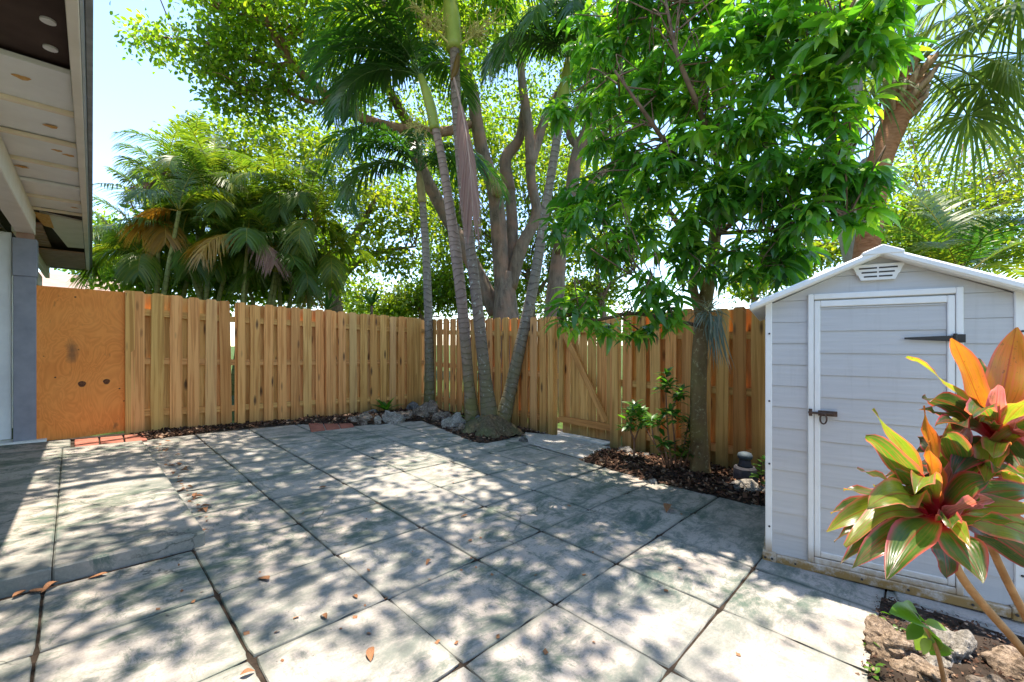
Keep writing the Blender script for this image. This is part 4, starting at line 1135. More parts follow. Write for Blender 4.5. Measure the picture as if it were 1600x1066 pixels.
back_tree((1480, 640, 12), [[(1480, 640, 12), (1480, 500, 12), (1475, 400, 12), (1450, 330, 12)], [(1478, 430, 12), (1420, 380, 12), (1390, 372, 12)]], [.2, .16, .12, .06],
    [(1400, 355, 12, 1.0, .7, 60), (1450, 330, 12, 1.1, .8, 60), (1510, 330, 12.5, 1.1, .8, 60), (1580, 340, 12, 1.1, .7, 50), (1560, 270, 13, 1.0, .6, 30), (1470, 260, 13, .8, .5, 20), (1640, 300, 12, 1, 1, 30), (1400, 280, 13, .7, .8, 24), (1440, 390, 12, 1.2, .4, 40), (1560, 395, 12, 1.2, .4, 40), (1620, 220, 13, 1.0, .8, 40), (1560, 200, 14, .7, .6, 20), (1430, 210, 14, .6, .9, 26), (1500, 390, 12, 1.2, .5, 40)], 'sunlit yellow-green tree behind the shed roof', size=(.10, .16), rad=.22, seed=141)
back_tree((160, 640, 17), [[(160, 640, 17), (160, 500, 17), (162, 420, 17)]], [.15, .12, .06],
    [(158, 350, 17, .5, .5, 14), (165, 390, 17, .8, .8, 36), (185, 420, 17, .9, .7, 30), (150, 420, 17, .7, .7, 26)], 'dark green far tree between the house eave and the areca palms', size=(.13, .2), rad=.28, m='leaf_shade', seed=151)
back_tree((1010, 640, 24), [[(1010, 640, 24), (1010, 540, 24), (1012, 500, 24)]], [.15, .12, .06], [(600, 490, 24, 1.6, .35, 30), (560, 480, 24, 1.0, .6, 24), (1000, 492, 24, 1.0, .3, 10)], 'low far greenery along the skyline behind the fence', size=(.16, .26), rad=.32, seed=161)

back_tree((1180, 640, 10), [[(1180, 640, 10), (1180, 520, 10), (1178, 450, 10), (1185, 400, 10)]], [.1, .08, .06, .03],
    [(1170, 452, 10, .45, .25, 26), (1210, 430, 10, .5, .3, 30), (1260, 405, 10, .5, .3, 30), (1310, 385, 10, .5, .35, 30), (1370, 370, 10, .5, .4, 30), (1150, 420, 11, .4, .3, 16)], 'yellow-green bush between the mango trunk and the shed roof', size=(.08, .13), rad=.17, seed=171)
# pale grey trunk behind the mango, right
gb = P(1343, 640, 6.9)
t3 = empty('grey_tree', (gb[0], gb[1], gz(gb[0], gb[1])), 'pale grey tree trunk rising behind the shed roof among mango leaves', 'tree')
tube_obj('trunk', pp([(1346, 660, 6.9), (1346, 480, 6.9), (1347, 380, 6.9), (1354, 310, 6.9), (1362, 250, 6.9)]), [.26, .2, .19, .17, .15], M['bark_grey'], t3, 10, 5, .1, seed=4)
tube_obj('limb', pp([(1340, 420, 6.9), (1322, 330, 6.8), (1312, 265, 6.7), (1328, 215, 6.6), (1336, 150, 6.6), (1330, 60, 6.6)]), [.17, .15, .15, .13, .10, .05], M['bark_grey'], t3, 9, 5, .1, seed=5)
c3 = clusters([(1300, -20, 6.6, .9, .5, 30), (1380, -60, 6.6, 1.2, .5, 30)], 41)
crown('crown', t3, c3, 26, .2, (.08, .12), 'leaf_shade', 42)

# ================================================================== PALMS in the corner bed
def palm(label, path, rads, mt, shaft, srad, sm, seed):
    b_ = P(*path[0])
    t = empty('palm_tree', (b_[0], b_[1], gz(b_[0], b_[1])), label, 'palm', 'corner palms')
    tube_obj('trunk', pp(path), rads, M[mt], t, 12, 8, .03, seed=seed)
    tube_obj('crownshaft', pp(shaft), srad, M[sm], t, 12, 5, .0)
    return t
def az_to(u_dir):      # world azimuth of a picture-right angle: 0 = right, 90 = away from the camera
    a = math.radians(u_dir); x, y = math.cos(a), math.sin(a)
    return math.atan2(-HB * x + HA * y, HA * x + HB * y)
d1 = 8.2; dq = 6.7
p1 = palm('short palm against the corner of the fence with a straight dark trunk', [(671, 643, d1), (671, 560, d1), (668, 450, d1), (664, 370, d1), (660, 315, d1)], [.12, .088, .08, .072, .066], 'palm_c', [(660, 317, d1), (657, 290, d1), (654, 268, d1)], [.085, .08, .045], 'shaft_tan', 201)
p2 = palm('palm leaning slightly left with pinkish ringed upper trunk and green crownshaft', [(740, 668, dq), (733, 600, dq), (722, 480, dq), (712, 390, dq), (699, 300, dq), (689, 240, dq), (680, 200, dq)], [.14, .088, .085, .09, .072, .066, .062], 'palm_a', [(680, 203, dq), (672, 165, dq), (657, 118, dq)], [.085, .085, .05], 'shaft', 202)
p3 = palm('tallest palm with lichened trunk, fruit stalks and a hanging dead frond', [(768, 678, 6.5), (758, 590, 6.5), (746, 480, 6.5), (733, 370, 6.5), (722, 280, 6.5), (714, 180, 6.5), (710, 76, 6.5)], [.16, .092, .085, .08, .074, .072, .075], 'palm_b', [(710, 78, 6.5), (706, 30, 6.5), (699, -45, 6.5)], [.125, .13, .07], 'shaft', 203)
p4 = palm('palm leaning right from the cluster with pale green crownshaft', [(782, 670, dq), (797, 610, dq), (820, 510, dq), (838, 420, dq), (852, 330, dq), (865, 250, dq), (874, 188, dq)], [.15, .10, .088, .08, .072, .068, .066], 'palm_c', [(874, 190, dq), (880, 150, dq), (888, 92, dq)], [.10, .10, .05], 'shaft', 204)
def crown_fronds(t, apex, specs, L0, m='frond_dark', seed=0, ll=.52):
    for k, (au, el, dr, Ls) in enumerate(specs):
        frond(t, m, apex, az_to(au), R(el), L0 * Ls, R(dr), nl=56, ll=ll, lw=.034, hang=.75, vup=.40, fwd=.75, seed=seed + k, curl=((-1) ** k) * .15)
crown_fronds(p1, P(654, 270, d1), [(178, 62, 125, 1.0), (200, 50, 150, .95), (165, 35, 150, .9), (150, 70, 120, 1.05), (230, 55, 150, .9), (20, 45, 140, .95), (60, 60, 130, .9), (330, 40, 120, .75), (100, 80, 90, .9), (190, 25, 125, .8)], 2.35, seed=300)
crown_fronds(p2, P(656, 120, dq), [(180, 55, 130, 1.0), (195, 40, 140, .95), (165, 65, 120, 1.05), (215, 60, 140, .95), (150, 45, 140, .9), (100, 75, 95, 1.0), (60, 60, 120, .8), (170, 30, 120, .9), (240, 70, 130, .8), (185, 20, 110, .75)], 2.2, seed=320)
crown_fronds(p3, P(698, -48, 6.5), [(185, 35, 120, 1.0), (215, 50, 130, 1.0), (160, 50, 130, 1.0), (20, 40, 130, 1.0), (340, 35, 130, 1.0), (60, 60, 120, 1.0), (110, 65, 110, 1.0), (140, 30, 120, 1.0)], 2.0, seed=340)
crown_fronds(p4, P(888, 93, dq), [(180, 40, 130, .95), (160, 60, 125, 1.0), (205, 45, 150, .9), (240, 55, 150, .85), (20, 45, 120, 1.0), (350, 55, 120, 1.0), (50, 60, 115, 1.0), (100, 75, 95, 1.0), (310, 45, 150, .8), (270, 60, 150, .8), (10, 20, 100, .8)], 1.75, seed=360)
# dead frond hanging on the tall palm
V, F_, rn = frond_arrays(P(708, 118, 6.36), az_to(300), R(-62), 2.35, R(26), nl=60, ll=.50, lw=.018, hang=1.3, vup=.0, fwd=3.2, seed=5, rad=.02, stem=.25)
obj('dead_frond', V, F_, M['frond_dead'], p3, fattr={'rnd': rn})
tube_obj('frond_sheath', [P(716, 84, 6.42), P(714, 100, 6.37), P(710, 114, 6.34), P(704, 126, 6.32)], [.02, .05, .045, .012], M['frond_gold'], p3, 8, 4)
# fruit stalks: branching sprays
def fruit(parent, base, spec, seed):
    r = np.random.default_rng(seed); Vs = []; Fs = []; n = 0
    for (au, el, L) in spec:
        az = az_to(au); d = np.array([math.cos(R(el)) * math.cos(az), math.cos(R(el)) * math.sin(az), math.sin(R(el))])
        end = base + d * L
        V, F, _ = tube(catmull([base, base + d * L * .5 + [0, 0, -.02], end], 4), [.018, .012, .006], 5); Vs.append(V); Fs.append(F[0] + n); n += len(V)
        for k in range(26):
            t_ = r.uniform(.35, 1); s = base + d * L * t_; dd = unit(d * .8 + r.normal(0, .6, 3)); l_ = r.uniform(.12, .26)
            mid_ = s + dd * l_ * .6; e2 = s + dd * l_ + [0, 0, -.03]
            V, F, _ = tube([s, mid_, e2], [.006, .005, .004], 4); Vs.append(V); Fs.append(F[0] + n); n += len(V)
            for q in range(3):
                s2 = s + dd * l_ * r.uniform(.4, 1); e3 = s2 + unit(dd + r.normal(0, .8, 3)) * r.uniform(.04, .10)
                V, F, _ = tube([s2, e3], [.005, .006], 4); Vs.append(V); Fs.append(F[0] + n); n += len(V)
    return obj('fruit_stalk', np.vstack(Vs), [np.vstack(Fs)], M['fruit'], parent, smooth=True)
fruit(p3, P(709, 76, 6.45), [(200, 42, .75), (170, 60, .6)], 1); fruit(p3, P(713, 74, 6.45), [(-10, 30, .7), (20, 45, .5)], 2); fruit(p2, P(679, 200, dq), [(190, 10, .3)], 3)
tube_obj('spathe', pp([(705, 66, 6.42), (703, 45, 6.42), (701, 32, 6.42)]), [.015, .035, .008], M['frond_gold'], p3, 6, 4)
# ================================================================== ARECA PALMS behind the back fence
M['cane'] = m_palm('areca_cane', (.16, .15, .05), (.26, .27, .09), 8)
def areca(label, u, d, canes, seed, L=2.3):
    r = np.random.default_rng(seed)
    b_ = P(u, 600, d); zg = gz(b_[0], b_[1])
    t = empty('areca_palm', (b_[0], b_[1], zg), label, 'palm', 'areca palms behind the back fence')
    for k, (du, vt, nf, lean) in enumerate(canes):
        top = P(u + du, vt, d + r.normal(0, .3)); foot = np.array([b_[0] + r.normal(0, .25), b_[1] + r.normal(0, .25), zg])
        midp = foot * .45 + top * .55 + [0, 0, .2]
        tube_obj('cane', [foot, midp, top], [.06, .045, .035], M['cane'], t, 8, 6)
        a0 = r.uniform(0, 360)
        for q in range(nf):
            age = q / max(1, nf - 1)
            el = 78 - 70 * age + r.normal(0, 8); dr = 70 + 55 * age + r.normal(0, 12)
            mm = 'frond_areca' if (age < .85 or r.uniform() < .72) else ('frond_gold' if r.uniform() < .45 else 'frond_dead')
            frond(t, mm, top, az_to(a0 + q * 137.5), R(el), L * r.uniform(.7, 1.0) * (1 - .22 * age), R(dr), nl=54, ll=.50, lw=.026, hang=.45 + .4 * age, vup=.32, fwd=.8, stem=.16, seed=seed * 50 + k * 12 + q, curl=r.normal(0, .25))
    return t
areca('feathery areca palm nearest the pink roof with browned outer fronds', 235, 8.9, [(-12, 400, 8, 0), (14, 355, 8, 0), (45, 330, 7, 0)], 1, 1.6)
areca('tall areca palm rising highest over the short fence section, tips against the sky', 330, 9.6, [(-25, 300, 9, 0), (5, 345, 8, 0), (30, 400, 7, 0), (-45, 385, 6, 0)], 2, 1.75)
areca('dense dark areca palm with a golden frond behind the middle of the long fence', 415, 9.6, [(-10, 330, 9, 0), (25, 370, 8, 0), (-35, 420, 7, 0), (15, 425, 7, 0)], 3, 1.7)
areca('areca palm with dark arching fronds left of the forked tree trunk', 490, 10.0, [(0, 350, 9, 0), (22, 400, 8, 0), (-25, 425, 6, 0)], 4, 1.75)
areca('full green areca palm whose fronds overlap the sky beside the eave', 275, 10.2, [(-55, 370, 8, 0), (-15, 290, 9, 0), (25, 275, 9, 0), (60, 300, 8, 0), (-75, 410, 7, 0)], 7, 1.85)
areca('areca palm filling the gap between the tall palm and the forked tree', 455, 10.6, [(-20, 300, 9, 0), (25, 320, 8, 0), (-60, 330, 8, 0)], 8, 1.85)
# golden hanging fronds seen against the dark
ag = empty('areca_palm', P(372, 470, 8.9) * [1, 1, 0] + [0, 0, .1], 'small areca palm with orange-gold drooping fronds over the fence gap', 'palm', 'areca palms behind the back fence')
tube_obj('cane', [P(375, 590, 8.9), P(378, 480, 8.9), P(388, 372, 8.9)], [.05, .04, .03], M['cane'], ag, 8, 5)
for k, (au, el, dr, L_, mm) in enumerate([(200, 10, 80, 1.2, 'frond_gold'), (250, 5, 90, 1.25, 'frond_gold'), (170, 35, 110, 1.3, 'frond_areca'), (20, 30, 100, 1.3, 'frond_areca'), (300, 25, 100, 1.1, 'frond_areca'), (120, 60, 90, 1.4, 'frond_areca'), (340, -10, 70, 1.0, 'frond_dead')]):
    frond(ag, mm, P(388, 372, 8.9), az_to(au), R(el), L_, R(dr), nl=40, ll=.5, lw=.034, hang=.8, vup=.15, seed=900 + k)
# dark leafy undergrowth filling behind the fence under the palms
ug = crown('undergrowth', None, clusters([(215, 440, 10, .8, .5, 30), (290, 420, 10.6, 1.2, .9, 70), (380, 430, 11, 1.3, .9, 80), (460, 430, 11, 1.2, .9, 70), (330, 360, 11.5, 1.2, .9, 50), (420, 350, 11.5, 1.2, .9, 50), (260, 370, 11, .8, .7, 30), (500, 400, 12, .8, .8, 30)], 61), 26, .24, (.11, .18), 'leaf_shade', 62)
tag(ug, 'dark leafy undergrowth massed behind the areca palms', 'undergrowth', kind='stuff')
# spiky dracaenas peeping over the fence
def spiky(label, u, v, d, n, L, seed):
    b_ = P(u, 600, d); r = np.random.default_rng(seed)
    t = empty('dracaena', (b_[0], b_[1], gz(b_[0], b_[1])), label, 'plant', 'spiky plants behind the fence')
    tube_obj('stem', [P(u, 600, d), P(u, v + 20, d), P(u, v, d)], [.04, .03, .025], M['twig'], t, 7, 4)
    for k in range(n):
        a = k * 2.4; el = r.uniform(.2, 1.35)
        dd = np.array([math.cos(el) * math.cos(a), math.cos(el) * math.sin(a), math.sin(el)])
        V, Q = scatter(long_leaf(4, .055, .02, .35, .7), P(u, v, d)[None], dd[None], np.array([[0, 0, 1.0]]) + r.normal(0, .05, (1, 3)), np.array([L * r.uniform(.7, 1.1)]))
        obj('blade', V, [Q], M['frond_dark'], t, fattr={'rnd': np.full(len(Q), r.uniform(.1, .9))})
spiky('spiky dracaena silhouetted in the patch of sky above the long fence', 581, 478, 9.3, 16, .55, 5)
spiky('spiky dracaena beside the forked tree trunk behind the fence', 512, 485, 9.0, 14, .5, 6)

# ================================================================== CABBAGE PALM at the right
sb = P(1352, 640, 6.2)
cp = empty('cabbage_palm', (sb[0], sb[1], gz(sb[0], sb[1])), 'cabbage palm with reddish fibrous trunk and drooping fan leaves, top right', 'palm')
tube_obj('trunk', pp([(1338, 640, 6.2), (1345, 480, 6.2), (1358, 360, 6.2), (1372, 262, 6.2), (1398, 190, 6.2), (1420, 130, 6.2)]), [.16, .16, .155, .155, .165, .19], M['bark_sabal'], cp, 14, 8, .04, seed=9)
r = np.random.default_rng(77)
ax = unit(P(1425, 110, 6.2) - P(1398, 190, 6.2))
for k in range(34):
    a = k * 2.39996; h = (k / 34) * .62
    c_ = P(1400, 182, 6.2) + ax * h * 1.05
    s1 = unit(np.cross(ax, [0.3, 1, .1])); s2 = np.cross(ax, s1); out_ = s1 * math.cos(a) + s2 * math.sin(a)
    p0_ = c_ + out_ * .15; p1_ = c_ + out_ * (.235 + .03 * r.uniform()) + ax * .15; p2_ = c_ + out_ * (.25 + .05 * r.uniform()) + ax * (.22 + .06 * r.uniform())
    V, F_, _ = tube([p0_, p1_, p2_], [.05, .04, .02], 5, True); obj('leaf_boot', V, F_, M['boot'], cp, smooth=False)
apex = P(1428, 98, 6.2)
for k, (au, el, Lp, Lf, dr) in enumerate([(0, 45, 1.2, 1.0, .6), (20, 20, 1.2, 1.0, .7), (345, 15, 1.15, 1.0, .8), (-5, -5, 1.15, .95, .9), (30, 55, 1.3, 1.0, .5), (330, 40, 1.2, 1.0, .7), (300, 20, 1.0, .9, .8), (60, 40, 1.2, 1.0, .6), (100, 50, 1.2, 1.0, .6),
        (180, 20, 1.0, .9, .7), (160, 50, 1.2, 1.0, .6), (210, 45, 1.1, .9, .7), (250, 40, 1.0, .9, .8), (10, 70, 1.3, 1.0, .5), (90, 75, 1.2, 1.0, .5), (200, 70, 1.1, 1.0, .5), (315, -20, 1.0, .8, .9), (15, -15, 1.3, .9, .9), (185, -25, .8, .8, .9), (340, 60, 1.3, 1.0, .6)]):
    fan_leaf(cp, apex + r.normal(0, .06, 3), az_to(au), R(el), Lp, Lf, seed=500 + k, droopt=dr, nseg=32)
# feather palm behind the shed
fp = empty('feather_palm', P(1500, 560, 7.2) * [1, 1, 0] + [0, 0, -.2], 'feather palm with long arching fronds behind the shed roof', 'palm')
tube_obj('trunk', pp([(1505, 640, 7.2), (1505, 540, 7.2), (1500, 440, 7.2)]), [.09, .08, .07], M['palm_c'], fp, 9, 4)
for k, (au, el, dr, L_) in enumerate([(165, 60, 55, 2.2), (140, 70, 60, 2.3), (190, 55, 75, 2.2), (30, 65, 60, 2.4), (0, 45, 70, 2.2), (60, 72, 40, 2.3), (215, 40, 70, 1.9), (340, 50, 80, 2.0), (250, 60, 90, 1.8), (100, 80, 40, 2.3), (20, 30, 60, 2.0), (175, 30, 60, 1.8)]):
    frond(fp, 'frond_areca' if k % 4 else 'frond_dark', P(1500, 440, 7.2), az_to(au), R(el), L_, R(dr), nl=46, ll=.58, lw=.036, hang=.25, vup=.3, fwd=.8, stem=.2, seed=700 + k)

# ================================================================== MANGO TREE in the mulch bed
mb_ = G(1094, 746)
mg = empty('mango_tree', (mb_[0], mb_[1], gz(mb_[0], mb_[1])), 'mango tree with lichened trunk and dense drooping leaves beside the shed', 'tree')
DM = float(HB * (mb_[0] - CX) + HA * (mb_[1] - CY))
tube_obj('trunk', pp([(1094, 756, DM), (1093, 720, DM), (1091, 640, DM), (1093, 560, DM), (1098, 500, DM), (1104, 460, DM), (1112, 420, DM), (1118, 360, DM), (1130, 290, DM), (1140, 200, DM)]), [.13, .096, .085, .08, .078, .07, .064, .058, .05, .035], M['bark_mango'], mg, 12, 6, .06, seed=3)
mlimbs = [[(1096, 500, DM), (1088, 470, DM), (1083, 440, DM), (1088, 415, DM + .1), (1060, 350, DM + .2), (1010, 290, DM + .2), (960, 240, DM)],
          [(1084, 435, DM), (1100, 445, DM), (1112, 452, DM)],
          [(1096, 510, DM), (1050, 500, DM - .4), (990, 490, DM - .7), (930, 500, DM - .9), (885, 490, DM - 1.0)],
          [(1050, 500, DM - .4), (1040, 470, DM - .6), (1015, 450, DM - .8)],
          [(1118, 370, DM), (1180, 320, DM - .4), (1250, 280, DM - .8), (1320, 240, DM - 1.2)],
          [(1125, 320, DM), (1060, 250, DM - .5), (1010, 180, DM - .8), (960, 110, DM - .9)],
          [(1135, 260, DM), (1180, 160, DM - .6), (1250, 80, DM - 1.2), (1320, 40, DM - 1.5)],
          [(1130, 290, DM), (1100, 190, DM - .8), (1060, 90, DM - 1.0), (1040, 0, DM - .9)],
          [(1140, 210, DM), (1150, 90, DM), (1160, -40, DM)],
          [(1120, 350, DM), (1160, 310, DM + .7), (1220, 260, DM + 1.1)],
          [(1118, 365, DM), (1200, 360, DM - .7), (1270, 350, DM - 1.1), (1330, 330, DM - 1.3)]]
mlr = [.05, .012, .022, .015, .03, .028, .03, .028, .03, .03, .022]
for k, (a, rd) in enumerate(zip(mlimbs, mlr)):
    tube_obj('branch', pp(a), [rd, rd * .75, rd * .35], M['bark_mango'] if k < 2 else M['twig'], mg, 7, 5, .06, seed=150 + k)
SKM = skel_pts([pp(a) for a in mlimbs])
mblobs = [(1130, 140, 4.8, 1.2, 1.2, 40)]
for (u, v, d, rh, rv, n) in [(905, 150, 4.3, .30, .25, 11), (930, 60, 4.4, .36, .3, 13), (960, 230, 4.2, .34, .28, 14), (915, 300, 4.2, .28, .22, 9), (905, 350, 4.1, .30, .18, 11), (990, 150, 4.0, .36, .3, 16), (1000, 40, 4.1, .4, .3, 17), (990, 320, 4.1, .34, .24, 14), (960, 385, 4.0, .30, .14, 9), (1050, 250, 3.8, .34, .26, 16),
        (1060, 120, 3.7, .36, .28, 17), (1080, 20, 3.9, .4, .3, 18), (1050, 360, 4.0, .36, .22, 14), (1130, 200, 3.6, .36, .28, 18), (1120, 310, 3.8, .34, .24, 16), (1150, 80, 3.5, .36, .3, 18), (1100, 400, 4.1, .30, .16, 10), (1200, 270, 3.5, .36, .26, 18), (1190, 370, 3.8, .34, .2, 14), (1180, 425, 3.9, .3, .1, 7),
        (1230, 160, 3.3, .36, .3, 18), (1220, 20, 3.3, .36, .28, 17), (1270, 330, 3.4, .32, .2, 14), (1320, 290, 3.3, .26, .18, 10), (1365, 275, 3.2, .18, .10, 5), (1290, 230, 3.2, .26, .24, 11), (1300, 90, 3.0, .26, .24, 12), (1345, 20, 2.9, .26, .2, 12), (1370, 80, 2.9, .14, .16, 5), (1240, 400, 3.9, .3, .12, 8), (1345, 335, 3.3, .12, .12, 4), (1330, 170, 3.0, .14, .2, 5),
        (1180, -60, 3.8, .8, .4, 26), (1020, -50, 4.2, .7, .4, 20)]:
    mblobs.append((u, v, d, rh, rv, int(n * 1.35)))
wc = clusters(mblobs, 91)
low = np.array([P(*q) for q in [(885, 470, DM - 1.0), (905, 500, DM - .95), (930, 500, DM - .9), (950, 512, DM - .85), (975, 505, DM - .8), (1000, 515, DM - .75), (890, 455, DM - .9), (1015, 440, DM - .8), (1030, 460, DM - .8), (1045, 480, DM - .75), (1025, 500, DM - .8), (1010, 425, DM - .85), (1055, 455, DM - .7), (915, 460, DM - .9), (1040, 512, DM - .7), (870, 480, DM - 1.0), (880, 500, DM - 1.05), (900, 475, DM - 1.0), (935, 480, DM - .95), (1000, 470, DM - .95), (1050, 495, DM - .9), (1035, 440, DM - .95), (1060, 475, DM - .85), (1020, 470, DM - .9), (990, 520, DM - .85), (960, 520, DM - .9), (1005, 448, DM - .95), (1060, 440, DM - .7)]])
wc = np.vstack([wc, low])
r = np.random.default_rng(92)
pos = []; dirs = []; nrs = []; sz = []; rn_ = []
for k, c_ in enumerate(wc):
    n = int(r.integers(10, 16)); a0 = r.uniform(0, 6.28); young = r.uniform() < .2; tone = r.uniform(0, 1.0)
    for q in range(n):
        a = a0 + q * 2.4; el = r.uniform(-.75, .25) if not young else r.uniform(-.3, .6)
        d = np.array([math.cos(el) * math.cos(a), math.cos(el) * math.sin(a), math.sin(el)])
        pos.append(c_ + d * .02 + [0, 0, r.uniform(-.06, .03)]); dirs.append(d); nrs.append(np.array([0, 0, 1.0]) + r.normal(0, .3, 3))
        sz.append(r.uniform(.12, .26) * (.75 if young else 1)); rn_.append(r.uniform(.86, 1) if young else min(1, tone * .7 + r.uniform(0, .4)))
pos = np.array(pos); dirs = np.array(dirs); nrs = np.array(nrs); sz = np.array(sz); rn_ = np.clip(np.array(rn_), 0, 1)
ML = long_leaf(5, .125, .035, .62, .8)
# the 300 leaves that show largest stand as parts, the rest as one
camv = np.array([CX, CY, CZ]); rel = pos - camv
dep = rel @ np.array([HB, HA, 0]); uu = 800 + F_PX * (rel @ np.array([HA, -HB, 0])) / dep; vv = HZ - F_PX * rel[:, 2] / dep
inview = (uu > 0) & (uu < 1600) & (vv > 0) & (vv < 1066)
score = np.where(inview, sz / dep, 0); big = np.argsort(-score)[:300]; rest = np.setdiff1d(np.arange(len(pos)), big)
V, Q = scatter(ML, pos[rest], dirs[rest], nrs[rest], sz[rest])
obj('crown', V, [Q], M['leaf_mango'], mg, kind='stuff', fattr={'rnd': np.repeat(rn_[rest], len(ML[1]))}, smooth=True)
LEAVES = [make_mesh('leaf', ML[0], [ML[1]], M['leaf_mango'], True, {'rnd': np.full(len(ML[1]), x)}) for x in (.1, .3, .5, .68, .82, .95)]
for i in big:
    d = unit(dirs[i]); s = unit(np.cross(d, nrs[i])); nn = np.cross(s, d)
    o = add('leaf', LEAVES[int(min(5, rn_[i] * 6))], mg)
    o.matrix_basis = Matrix([[s[0] * sz[i], d[0] * sz[i], nn[0] * sz[i], pos[i][0]], [s[1] * sz[i], d[1] * sz[i], nn[1] * sz[i], pos[i][1]], [s[2] * sz[i], d[2] * sz[i], nn[2] * sz[i], pos[i][2]], [0, 0, 0, 1]])
twigs(mg, wc, SKM, .6, 93, rad=(.008, .004), m='twig', maxlen=.5)

# air plant on the mango fork
M['air'] = m_leaf('grey_green_blade', [(0, (.10, .13, .10)), (.6, (.20, .25, .20)), (1, (.34, .33, .26))], .1, rough=.6)
ac = P(1106, 488, DM - .12)
ap = empty('air_plant', ac, 'grey-green air plant with thin curling blades in the mango fork', 'plant')
r = np.random.default_rng(15); Vs = []; Qs = []; n = 0; rr = []
for k in range(110):
    a = r.uniform(0, 6.28); el = r.uniform(-.5, 1.1); d = np.array([math.cos(el) * math.cos(a), math.cos(el) * math.sin(a), math.sin(el)])
    V, Q = scatter(long_leaf(6, .022, .0, r.uniform(.5, 1.5), .5), (ac + r.normal(0, .03, 3) + d * .03)[None], d[None], np.array([[0, 0, 1.0]]) + r.normal(0, .3, (1, 3)), np.array([r.uniform(.16, .34)]))
    Vs.append(V); Qs.append(Q + n); n += len(V); rr += [r.uniform()] * len(Q)
for k in range(26):
    a = r.uniform(0, 6.28); st = ac + np.array([math.cos(a), math.sin(a), -.5]) * r.uniform(.03, .08); st = st + .05 * np.array([HA, -HB, 0])
    V, Q = scatter(long_leaf(6, .014, .0, r.uniform(.05, .3), .5), st[None], np.array([[r.normal(0, .12), r.normal(0, .12), -1.0]]), np.array([[HB, HA, .1]]), np.array([r.uniform(.3, .62)]))
    Vs.append(V); Qs.append(Q + n); n += len(V); rr += [r.uniform()] * len(Q)
obj('foliage', np.vstack(Vs), [np.vstack(Qs)], M['air'], ap, fattr={'rnd': rr}, kind='stuff')

# ================================================================== SHRUB and small plants
M['leaf_shrub'] = m_leaf('shrub_leaf', [(0, (.018, .075, .014)), (.6, (.045, .135, .02)), (1, (.11, .21, .03))], .36, (2.4, 2.8, .8), rough=.35, spec=.5)
SL = [make_mesh('leaf', *(lambda q: (q[0], [q[1]]))(long_leaf(3, .17, .03, .35, .8)), M['leaf_shrub'], True, {'rnd': np.full(6, x)}) for x in (.1, .4, .65, .95)]
def put_leaf(me, parent, p, d, nr, size, name='leaf', wide=1.0):
    d = unit(np.asarray(d, float)); s = unit(np.cross(d, nr)); nn = np.cross(s, d); o = add(name, me, parent)
    o.matrix_basis = Matrix([[s[0] * size * wide, d[0] * size, nn[0] * size, p[0]], [s[1] * size * wide, d[1] * size, nn[1] * size, p[1]], [s[2] * size * wide, d[2] * size, nn[2] * size, p[2]], [0, 0, 0, 1]])
    return o
def whorl(parent, me_list, c_, n, size, r, el=(-.2, .9), wide=1.0):
    a0 = r.uniform(0, 6.28)
    for q in range(n):
        a = a0 + q * 2.4; e_ = r.uniform(*el); d = [math.cos(e_) * math.cos(a), math.cos(e_) * math.sin(a), math.sin(e_)]
        put_leaf(me_list[int(r.integers(len(me_list)))], parent, c_ + np.array(d) * .01 + [0, 0, r.uniform(-.05, .02)], d, np.array([0, 0, 1]) + r.normal(0, .2, 3), size * r.uniform(.7, 1.15), wide=wide)
sg = G(1052, 738)
shb = empty('shrub', (sg[0], sg[1], gz(sg[0], sg[1])), 'leggy green shrub with bare reddish stems in the mulch before the fence', 'shrub')
r = np.random.default_rng(21); ds = 4.6
for k, (a, tips) in enumerate([
        ([(1052, 742, ds), (1046, 700, ds), (1042, 650, ds), (1040, 600, ds)], [(1040, 585), (1045, 598), (1036, 606)]),
        ([(1056, 742, ds), (1054, 690, ds - .1), (1050, 650, ds - .15)], [(1048, 640), (1055, 652), (1040, 645)]),
        ([(1046, 742, ds), (1030, 705, ds + .05), (1015, 680, ds + .1), (1002, 655, ds + .1)], [(1000, 650), (992, 640), (1008, 660)]),
        ([(1048, 742, ds), (1035, 710, ds - .1), (1022, 690, ds - .15), (1018, 660, ds - .15)], [(1018, 655), (1030, 662)]),
        ([(1060, 742, ds), (1068, 700, ds), (1074, 670, ds), (1078, 650, ds)], [(1080, 655), (1072, 662), (1084, 672)]),
        ([(1062, 742, ds), (1074, 715, ds - .1), (1080, 690, ds - .1)], [(1081, 688), (1078, 705)]),
        ([(1050, 742, ds), (1042, 715, ds - .2), (1038, 698, ds - .2)], [(1036, 692), (1044, 700)]),
        ([(1046, 650, ds), (1056, 625, ds), (1064, 612, ds)], [(1064, 612), (1060, 622)]),
        ([(1064, 742, ds), (1072, 725, ds), (1070, 712, ds)], [(1068, 712)])]):
    tube_obj('stem', pp(a), [.011, .009, .006], M['bark_red'], shb, 6, 5)
    for (u, v) in tips: whorl(shb, SL, P(u, v, a[-1][2] + r.normal(0, .05)), 15, .14, r)
s2 = G(991, 716)
sh2 = empty('shrub', (s2[0], s2[1], gz(s2[0], s2[1])), 'small upright shrub on one thin stem left of the leggy one', 'shrub')
dl = 4.95
tube_obj('stem', pp([(990, 722, dl), (991, 690, dl), (985, 670, dl), (992, 640, dl)]), [.014, .012, .008], M['bark_red'], sh2, 6, 5)
tube_obj('stem', pp([(991, 690, dl), (1000, 665, dl), (1003, 655, dl)]), [.009, .006], M['bark_red'], sh2, 6, 4)
for (u, v) in [(992, 632), (985, 645), (1000, 640), (982, 660), (995, 662), (1003, 655), (978, 672)]: whorl(sh2, SL, P(u, v, dl + r.normal(0, .06)), 13, .14, r)
